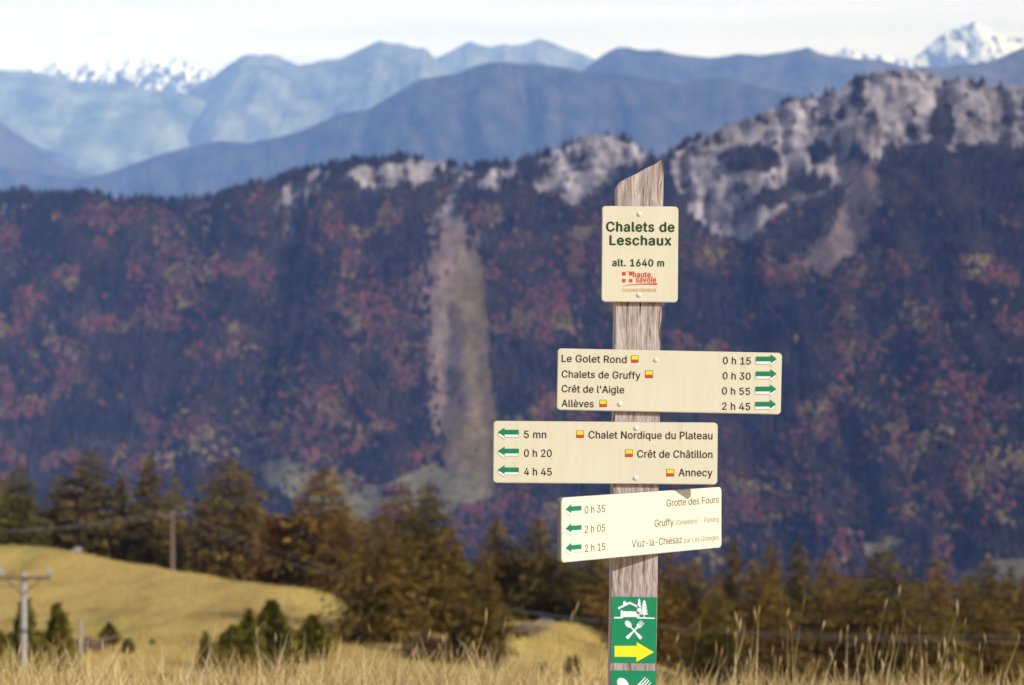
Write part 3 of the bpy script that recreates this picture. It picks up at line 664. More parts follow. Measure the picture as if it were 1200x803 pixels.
GT = 'spruces along the edge of the pasture'
TREES = [  # name is spruce_tree: template, x, top y, distance, width, label
    # beyond the hill on the left
    ('greenwide', -8, 552, 222, 66, 'broad olive spruce cut by the edge of the photo, farthest left of all'),
    ('green', 22, 546, 214, 56, 'olive spruce beside the leftmost one, ahead of a dark gap'),
    ('mid', 70, 556, 228, 40, 'low-tipped spruce between the dark gap and a tall golden-topped one'),
    ('mid', 104, 528, 220, 66, 'tall golden-topped spruce highest of those over the grassy hill top'),
    ('slim', 140, 556, 226, 34, 'slim spruce between two taller ones over the grassy hill'),
    ('slim', 173, 533, 222, 44, 'slender pointed spruce left of the far utility pole'),
    ('green', 204, 560, 226, 36, 'yellowish spruce rising straight behind the far utility pole'),
    ('slim', 236, 590, 222, 36, 'short spruce filling the gap right of the far utility pole'),
    ('full', 268, 538, 208, 96, 'very wide dark spruce right of the far utility pole'),
    ('mid', 296, 585, 214, 60, 'lower spruce leaning out of the wide dark one right of the pole'),
    ('wide', 50, 600, 236, 60, 'dark spruce low in the gap at the left end of the row'),
    ('wide', 130, 598, 238, 66, 'shaded spruce low behind the crest of the grassy hill'),
    ('wide', 186, 600, 240, 60, 'shaded spruce low behind the pole, under the slender pointed one'),
    ('wide', 376, 550, 186, 104, 'big dark spruce with a thin tip beyond the drop of the hill'),
    ('slim', 352, 600, 192, 40, 'small spruce tucked against the left flank of the big one beyond the drop'),
    ('mid', 406, 600, 178, 50, 'spruce on the right flank of the big one beyond the drop'),
    # in front, at the end of the hill
    ('wide', 446, 604, 106, 70, 'wide brown spruce closing off the right end of the grassy hill'),
    ('loose', 472, 566, 122, 50, 'tall spruce with the left of two twin tips in the middle cluster'),
    ('mid', 502, 570, 118, 50, 'tall spruce with the right of two twin tips in the middle cluster'),
    ('mid', 526, 616, 112, 48, 'spruce on the right shoulder of the twin-tipped pair'),
    ('mid', 564, 646, 98, 48, 'brown loose spruce standing over the scrub, right of the middle cluster'),
    ('slim', 584, 606, 160, 44, 'narrow spruce below the lower left corner of the second direction board'),
    ('wide', 628, 610, 158, 64, 'dark spruce at the left edge of the angled lowest board'),
    ('slim', 606, 640, 164, 40, 'low spruce between two dark ones over the small meadow'),
    ('mid', 662, 646, 156, 50, 'spruce under the left end of the angled lowest board'),
    ('wide', 694, 655, 158, 56, 'spruce behind the small meadow, next to the post on its left'),
    ('mid', 728, 640, 150, 56, 'spruce hidden for the most part by the signpost'),
    # right of the post
    ('loose', 782, 648, 132, 64, 'loose brown spruce right against the signpost'),
    ('mid', 812, 655, 128, 52, 'dull spruce below the right end of the angled lowest board'),
    ('slim', 858, 632, 138, 40, 'thin dark spruce, first tip clear of the boards on their right'),
    ('mid', 884, 655, 124, 46, 'spruce with a golden flank, left of a pair of thin tips'),
    ('slim', 902, 634, 146, 34, 'thin spruce in the back, left one of two close tips right of the boards'),
    ('slim', 934, 632, 134, 44, 'pointed spruce tallest in the group left of the broad dark one'),
    ('loose', 970, 648, 140, 46, 'ragged spruce between the pointed one and the broad dark one'),
    ('full', 1034, 645, 116, 88, 'broad dark spruce with a blunt top, largest on the right side'),
    ('mid', 996, 676, 132, 46, 'small spruce leaning on the left side of the broad dark one'),
    ('slim', 1066, 690, 128, 40, 'small spruce leaning on the right side of the broad dark one'),
    ('wide', 1102, 655, 130, 62, 'dark spruce with drooping boughs left of the crooked-topped one'),
    ('loose', 1158, 652, 138, 44, 'crooked-topped spruce under the pale far field'),
    ('mid', 1134, 682, 126, 46, 'short spruce squeezed in left of the crooked-topped one'),
    ('slim', 1182, 664, 140, 36, 'thin spruce next to the last one by the right edge of the photo'),
    ('mid', 1204, 672, 134, 50, 'spruce cut by the right edge of the photo'),
    ('green', 838, 690, 112, 52, 'low greenish spruce standing above the tall grass, right of the signpost'),
    ('loose', 918, 700, 108, 56, 'low golden spruce ahead of the pair of thin tips'),
    ('green', 1108, 712, 104, 58, 'round low spruce ahead of the dark drooping one on the right'),
    ('mid', 1160, 704, 110, 50, 'low brown spruce ahead of the crooked-topped one'),
    ('wide', 760, 676, 120, 58, 'spruce half covered by the right edge of the post above the green sticker'),
]
for k, (tpl, px, top, d, w, lab) in enumerate(TREES):
    plant('spruce_tree', tpl, px, top, d, w, lab, 'spruce', GT)
FILL = 'spruces filling the dense back row'
for q in range(20):
    px = 772 + q * 23 + random.uniform(-7, 7)
    plant('spruce_tree', random.choice(['mid', 'wide', 'loose']), px, random.uniform(672, 708), random.uniform(142, 168), random.uniform(44, 62), 'spruce deep in the dense dark wood behind the tall grass, right of the signpost', 'spruce', FILL)
for q in range(9):
    px = 440 + q * 32 + random.uniform(-8, 8)
    plant('spruce_tree', random.choice(['mid', 'wide', 'loose']), px, random.uniform(640, 672), random.uniform(150, 172), random.uniform(46, 64), 'spruce deep in the dense dark wood behind the middle cluster and small meadow', 'spruce', FILL + ' behind the meadow')
for q in range(8):
    px = 20 + q * 44 + random.uniform(-8, 8)
    plant('spruce_tree', random.choice(['mid', 'wide']), px, random.uniform(592, 620), random.uniform(232, 246), random.uniform(44, 60), 'spruce deep in the shaded wood just behind the crest of the grassy hill', 'spruce', FILL + ' behind the hill')
plant('autumn_tree', 'rust', 324, 606, 186, 40, 'small rust orange broadleaf tree between the dark spruces over the hill edge', 'tree', None)
plant('autumn_tree', 'rust', 60, 596, 224, 22, 'small reddish broadleaf tree in the dark gap of the spruces on the left', 'tree', None)
plant('autumn_tree', 'rust', 1078, 768, 96, 14, 'tiny orange bush glowing low between the dark spruces on the right', 'bush', None)
GB = 'junipers and young spruces on the pasture'
for tpl, px, top, d, w, lab in (
    ('dark_bush', 24, 708, 74, 52, 'dark ragged juniper right behind the near utility pole'),
    ('dark_bush', 64, 712, 76, 46, 'olive juniper right of the near utility pole'),
    ('dark_bush', 2, 742, 72, 40, 'low juniper cut by the left edge of the photo'),
    ('cone_bush', 128, 730, 92, 20, 'small dark young conifer alone on the grass, largest of three little ones'),
    ('dark_bush', 150, 748, 90, 16, 'tiny dark shrub, middle one of three in the grass'),
    ('cone_bush', 178, 748, 94, 11, 'tiniest upright shrub, rightmost of three in the grass'),
    ('bush', 278, 716, 82, 44, 'plump green juniper with a rounded top, tallest bush on the pasture'),
    ('bush', 250, 742, 80, 30, 'low green juniper at the left foot of the plump rounded one'),
    ('cone_bush', 318, 706, 84, 36, 'conical young spruce right of the plump juniper'),
    ('cone_bush', 366, 722, 90, 30, 'thin greenish young spruce below the end of the hill'),
    ('dark_bush', 352, 752, 88, 24, 'low dull shrub in the grass left of the thin young spruce'),
    ('dry_bush', 500, 738, 96, 70, 'brown leafless scrub on the bare mound under the middle cluster'),
    ('dark_bush', 556, 720, 100, 60, 'dark scrub spruce on the right side of the bare mound'),
    ('cone_bush', 530, 745, 98, 40, 'low pointed bush in front of the bare mound'),
    ('cone_bush', 678, 714, 136, 18, 'bright green young spruce at the back of the small meadow beside the post'),
    ('cone_bush', 704, 722, 134, 16, 'small green young spruce nearest the post at the back of the small meadow'),
    ('cone_bush', 612, 718, 138, 14, 'dim green young spruce at the back left of the small meadow'),
    ('dark_bush', 672, 768, 90, 18, 'small dark shrub low on the small meadow left of the green sticker'),
    ('dark_bush', 636, 776, 88, 18, 'small brownish shrub low on the small meadow, below the dead branches')):
    plant('young_spruce' if tpl == 'cone_bush' else 'shrub', tpl, px, top, d, w, lab, 'young spruce' if tpl == 'cone_bush' else 'shrub', GB)

# ------------------------------------------------------------------ dry grass
def blades(n, sample, hmin, hmax, width, lean):
    x, y = sample(n); z = ground_z(x, y); h = hmin + (hmax - hmin) * rng.random(n) ** 1.4
    h *= 0.55 + 0.9 * fbm(x / 1.1, y / 1.1, 501, 3)
    if hmin < .2: h *= 1 - 0.30 * sstep(-0.2, 1.0, x / y * 10)
    th = rng.random(n) * 6.283; ln = lean * (0.3 + rng.random(n)) * h
    dx, dy = np.cos(th) * ln + 0.06 * h, np.sin(th) * ln
    wa = rng.random(n) * 6.283; wx, wy = np.cos(wa) * width * .5, np.sin(wa) * width * .5
    def ring(t, k): 
        b = t ** 1.8
        px, py, pz = x + dx * b, y + dy * b, z - 0.03 + h * t * (1 - 0.12 * b)
        return np.stack([np.stack([px - wx * k, py - wy * k, pz], -1), np.stack([px + wx * k, py + wy * k, pz], -1)], 1)
    rs = np.concatenate([ring(0, 1.0), ring(.55, .8), ring(1.0, .12)], 1)
    f = np.array([[0, 1, 3, 2], [2, 3, 5, 4]])
    return rs.reshape(-1, 3), (f[None] + (np.arange(n) * 6)[:, None, None]).reshape(-1, 4), np.stack([x + dx, y + dy, z - 0.03 + h * 0.88], -1)
def near_sample(n):
    y = 7.0 + 15 * rng.random(n) ** 1.0; x = (rng.random(n) - 0.5) * 2 * (0.30 * y + 2.2)
    return x, y
def build_grass():
    V, Fc = [], []; off = 0
    def add(v, f):
        nonlocal off
        V.append(v); Fc.append(f + off); off += len(v)
    v, f, _ = blades(70000, near_sample, 0.18, 0.50, 0.007, 0.42); add(v, f)
    def slope(n):
        y = 22 + 40 * rng.random(n); return (rng.random(n) - .5) * 2 * (0.28 * y + 3), y
    v, f, _ = blades(16000, slope, 0.2, 0.5, 0.016, 0.4); add(v, f)
    # stalks with seed heads
    cl = [(xpx(p, d), d) for p, d in ((20, 11), (60, 10.5), (110, 11), (200, 12), (250, 11), (300, 11.5), (330, 11), (390, 11), (480, 11), (560, 12), (600, 11.5), (840, 11), (880, 11), (920, 12), (960, 11.5), (1000, 11), (1030, 11), (1060, 11), (1100, 11.5), (1140, 11), (1165, 11), (690, 12))]
    def stalk(n):
        k = rng.integers(0, len(cl), n); c = np.array(cl)[k]
        return c[:, 0] + rng.normal(size=n) * 0.17, c[:, 1] + rng.normal(size=n) * 0.8
    def wide(n):
        y = 9 + 6 * rng.random(n); return (rng.random(n) - .5) * 2 * (0.28 * y + 1), y
    for smp, n, a, b in ((stalk, 150, .30, .64), (wide, 220, .28, .50)):
        v, f, tip = blades(n, smp, a, b, 0.006, 0.16); add(v, f)
        m = len(tip); hl = 0.045 + 0.06 * rng.random(m); ww = 0.005 + 0.006 * rng.random(m)
        up = norm(np.stack([rng.normal(size=m) * .15 + .08, rng.normal(size=m) * .15, np.ones(m)], -1))
        for ang in (0, 1.57):
            s = np.stack([np.full(m, math.cos(ang)), np.full(m, math.sin(ang)), np.zeros(m)], -1)
            v, f = leaf_quads(tip + up * hl[:, None] * .2, up, s, hl, ww); add(v, f)
    me = np_mesh('grass', np.concatenate(V), np.concatenate(Fc))
    tag(link('grass', me, MAT['grass']), 'tall dry golden grass with seed heads on the near rise', 'grass', kind='stuff')
    def hill(n):
        y = 62 + 150 * rng.random(n) ** 0.9; return (rng.random(n) * 0.62 - 0.33) * y, y
    v, f, _ = blades(34000, hill, 0.10, 0.34, 0.05, 0.4)
    k = f.reshape(-1, 2, 4)
    me = np_mesh('pasture_grass', v, f)
    tag(link('pasture_grass', me, MAT['turf']), 'short dry pasture grass over the hill', 'grass', kind='stuff')
build_grass()

# ------------------------------------------------------------------ utility poles and wires
def utility_pole(px, top, d, rad, mat, label, arm, arm_dz, nins, half_l=None):
    x = xpx(px, d); z0 = gz(x, d); zt = zpx(top, d)
    e = tag(empty('utility_pole', (x, d, z0)), label, 'utility pole', 'wooden utility poles')
    bm = bmesh.new(); h = zt - z0
    tube(bm, [(0, 0, -0.5), (0, 0, h * .5), (0, 0, h - .04), (0, 0, h)], [rad * 1.15, rad, rad * .86, rad * .5], 14); bm_obj('pole', bm, mat, e, False)
    bm = bmesh.new(); l, r_ = arm
    box(bm, ((r_ - l) / 2, -rad - 0.05, h - arm_dz), (l + r_, 0.10, 0.11)); bmesh.ops.bevel(bm, geom=bm.edges[:], offset=.012, segments=1, affect='EDGES')
    bm_obj('crossarm', bm, MAT['brown_pole'], e)
    pts = []
    for q in range(nins):
        px_ = -l + 0.07 + (l + r_ - 0.14) * q / (nins - 1)
        bm = bmesh.new()
        prof = [(0.0, 0.02), (0.05, 0.02), (0.08, 0.075), (0.12, 0.05), (0.15, 0.07), (0.20, 0.045), (0.24, 0.03), (0.25, 0.0)]
        tube(bm, [(px_, -rad - .05, h - arm_dz + .055 + a) for a, _ in prof], [max(b, .004) for _, b in prof], 10)
        bm_obj('insulator', bm, MAT['porcelain'], e, True); pts.append(Vector((x + px_, d - rad - .05, z0 + h - arm_dz + .27)))
    bm = bmesh.new(); tube(bm, [(0, 0, h - 1.92), (0, 0, h - 1.84)], rad + .018, 14); bm_obj('collar', bm, MAT['iron'], e)
    bm = bmesh.new()
    for s in (-1, 1): tube(bm, [(s * .55, -rad - .02, h - arm_dz - .05), (0, -rad - .01, h - arm_dz - .55)], .018, 6)
    bm_obj('brace', bm, MAT['iron'], e)
    return pts
near_pts = utility_pole(28, 671, 70, 0.11, MAT['wood_pole'], 'grey wooden utility pole with a crossarm rising near from the tall grass', (0.78, 0.90), 0.16, 2)
far_pts = utility_pole(202, 598, 193, 0.20, MAT['brown_pole'], 'brown utility pole far off on the edge of the grassy hill', (1.25, 1.25), 0.42, 3)
def wire(a, b, sag, label, rad):
    bm = bmesh.new(); n = 40
    tube(bm, [a.lerp(b, t / n) - Vector((0, 0, sag * 4 * (t / n) * (1 - t / n))) for t in range(n + 1)], rad, 6)
    o = bm_obj('power_line', bm, MAT['wire'], None)
    return tag(o, label, 'power line', 'power lines from the far pole')
for i, q in enumerate((far_pts[0], far_pts[2])):
    wire(q, Vector((xpx(-260, 240) + i * 1.6, 240, zpx(600, 240))), 2.0, ('upper' if not i else 'lower') + ' thin wire running from the far pole past the spruces to the left edge', .022)
    wire(q, Vector((xpx(1330, 84) + i * 1.1, 84, zpx(742, 84) - i * .25)), 3.4, ('upper' if not i else 'lower') + ' thin wire slanting down from the far pole across the spruces to the right', .011)

# ------------------------------------------------------------------ stones, stakes, dead wood
def boulder(px, py, d, size, label):
    x = xpx(px, d); bm = bmesh.new(); bmesh.ops.create_icosphere(bm, subdivisions=3, radius=1)
    for v in bm.verts:
        n = float(fbm(np.array([v.co.x * 1.6 + px]), np.array([v.co.y * 1.6 + v.co.z * 1.3]), 7, 3)[0]); v.co *= 0.72 + 0.55 * n
        v.co = Vector((v.co.x * size, v.co.y * size * .8, v.co.z * size * .62))
    o = bm_obj('boulder', bm, MAT['stone']); o.location = (x, d, gz(x, d) + size * .22)
    tag(o, label, 'boulder')
boulder(90, 643, 199, 0.5, 'pale grey boulder on the crest of the grassy hill before the dark trees')
boulder(636, 737, 139, 1.0, 'white limestone boulder at the back rim of the small meadow')
def stake(px, top, d, rad, label):
    x = xpx(px, d); z = gz(x, d); h = zpx(top, d) - z; bm = bmesh.new()
    tube(bm, [(0, 0, -.2), (.02, 0, h * .6), (.01, 0, h - .03), (.01, 0, h)], [rad, rad * .95, rad * .9, rad * .4], 8)
    o = bm_obj('stake', bm, MAT['wood_pole']); o.location = (x, d, z); tag(o, label, 'stake')
stake(95, 727, 88, 0.06, 'pale thin wooden stake in the grass left of the small conifers')
stake(647, 727, 137, 0.14, 'weathered stake at the back rim of the small meadow beside the white boulder')
def brush(px, py, d, L, label, n=26):
    x = xpx(px, d); z = gz(x, d); bm = bmesh.new()
    for q in range(n):
        a = random.uniform(-.35, .35); l = L * random.uniform(.3, .6); y0 = random.uniform(-.5, .5); z0 = random.uniform(.03, .4) ; cx = random.uniform(-.3, .3) * L
        p = [Vector((cx - l * .5, y0 - a, z0)), Vector((cx, y0 + random.uniform(-.1, .1), z0 + .12)), Vector((cx + l * .5, y0 + a, z0 + random.uniform(-.05, .4)))]
        tube(bm, p, [.06, .05, .015], 6)
    o = bm_obj('dead_branches', bm, MAT['brown_pole']); o.location = (x, d, z); tag(o, label, 'dead branches')
brush(618, 758, 112, 2.8, 'pile of brown dead branches lying on the small meadow')
brush(106, 756, 90, 2.2, 'dark fallen branches in the grass left of the three little conifers')

# ------------------------------------------------------------------ the signpost
POST_Y = 5.566            # front face of the post
BX = 0.2985
TILT = R(0.85)
post = empty('signpost', (BX, POST_Y + .055, 0.0)); post.rotation_euler = (0, TILT, 0)
tag(post, 'weathered square wooden signpost with slanted top carrying cream hiking boards', 'signpost')
ROOT = Matrix.Translation(post.location) @ Matrix.Rotation(TILT, 4, 'Y')
CAM = Vector((0, 0, EYE))
def ray(px, py): return Vector(((px - CX) / F, 1.0, (CY - py) / F))
def on_plane(M, yoff, px, py):
    """photo point -> local (x, z) on the plane y = yoff of frame M"""
    I = M.inverted(); o = I @ CAM; d = I.to_3x3() @ ray(px, py)
    t = (yoff - o.y) / d.y; p = o + d * t; return p.x, p.z

def build_post():
    w, dp = 0.1195, 0.11; hw = w / 2
    xl, zl = on_plane(ROOT, -.055, 723.5, 215); xr, zr = on_plane(ROOT, -.055, 779.5, 187)
    bm = bmesh.new()
    n = 10; prof = []
    # front outline: bottom, right side up, slanted cut, a chip knocked out of the low corner
    out = [(-hw, -.35), (hw, -.35)] + [(hw, z) for z in (0.5, 1.0, 1.5, 1.9)] + [(hw, zr), (hw - .004, zr + .001)] + \
          [(hw + (-2 * hw) * t, zr + (zl - zr) * t + .0012 * math.sin(t * 19)) for t in (.2, .4, .6, .8)] + [(-hw + .007, zl + .003), (-hw + .003, zl - .002), (-hw, zl - .006)] + [(-hw, z) for z in (1.9, 1.5, 1.0, .5)]
    vs = [bm.verts.new((x, -dp / 2, z)) for x, z in out]
    f = bm.faces.new(vs)
    r = bmesh.ops.extrude_face_region(bm, geom=[f]); nv = [g for g in r['geom'] if isinstance(g, bmesh.types.BMVert)]
    bmesh.ops.translate(bm, vec=(0, dp, 0), verts=nv)
    bmesh.ops.recalc_face_normals(bm, faces=bm.faces)
    ed = [e for e in bm.edges if abs(e.verts[0].co.z - e.verts[1].co.z) < 1.2 and abs(e.verts[0].co.y - e.verts[1].co.y) < 1e-5]
    bmesh.ops.bevel(bm, geom=ed, offset=.0022, segments=2, affect='EDGES')
    return bm_obj('post', bm, MAT['wood'], post)
build_post()

def rounded(w, h, r, n=6):
    p = []
    for cx, cz, a0 in ((w / 2 - r, h / 2 - r, 0), (-w / 2 + r, h / 2 - r, 90), (-w / 2 + r, -h / 2 + r, 180), (w / 2 - r, -h / 2 + r, 270)):
        for k in range(n + 1):
            a = R(a0 + 90 * k / n); p.append((cx + r * math.cos(a), cz + r * math.sin(a)))
    return p
def plate(name, w, h, r, t, mat, edge, M, label=None, bev=.0018):
    """board with its front face on local y = 0"""
    bm = bmesh.new(); vs = [bm.verts.new((x, 0, z)) for x, z in rounded(w, h, r)]
    f = bm.faces.new(vs); q = bmesh.ops.extrude_face_region(bm, geom=[f])
    bmesh.ops.translate(bm, vec=(0, t, 0), verts=[g for g in q['geom'] if isinstance(g, bmesh.types.BMVert)])
    bmesh.ops.recalc_face_normals(bm, faces=bm.faces)
    if bev: bmesh.ops.bevel(bm, geom=[e for e in bm.edges if abs(e.verts[0].co.y - e.verts[1].co.y) < 1e-6], offset=bev, segments=2, affect='EDGES')
    bm.normal_update()
    for fc in bm.faces:
        if abs(fc.normal.y) < .2: fc.material_index = 1
    o = bm_obj(name, bm, [mat, edge], post)
    o.matrix_basis = ROOT.inverted() @ M
    if label: o['label'] = label
    return o
LIFT = 0.0007
def poly_part(name, parent, polys, M, mats, lift=LIFT):
    """flat printed shapes; polys: [(material index, [(px, py)...])] stacked a hair apart"""
    bm = bmesh.new()
    for k, (mi, pts) in enumerate(polys):
        y = -lift - mi * .00035
        vs = [bm.verts.new((a, y, b)) for a, b in (on_plane(M, 0, *p) for p in pts)]
        f = bm.faces.new(vs); f.material_index = mi
    bm.normal_update()
    for f in bm.faces:
        if f.normal.y > 0: f.normal_flip()
    bmesh.ops.triangulate(bm, faces=bm.faces[:])
    return bm_obj(name, bm, mats, parent)
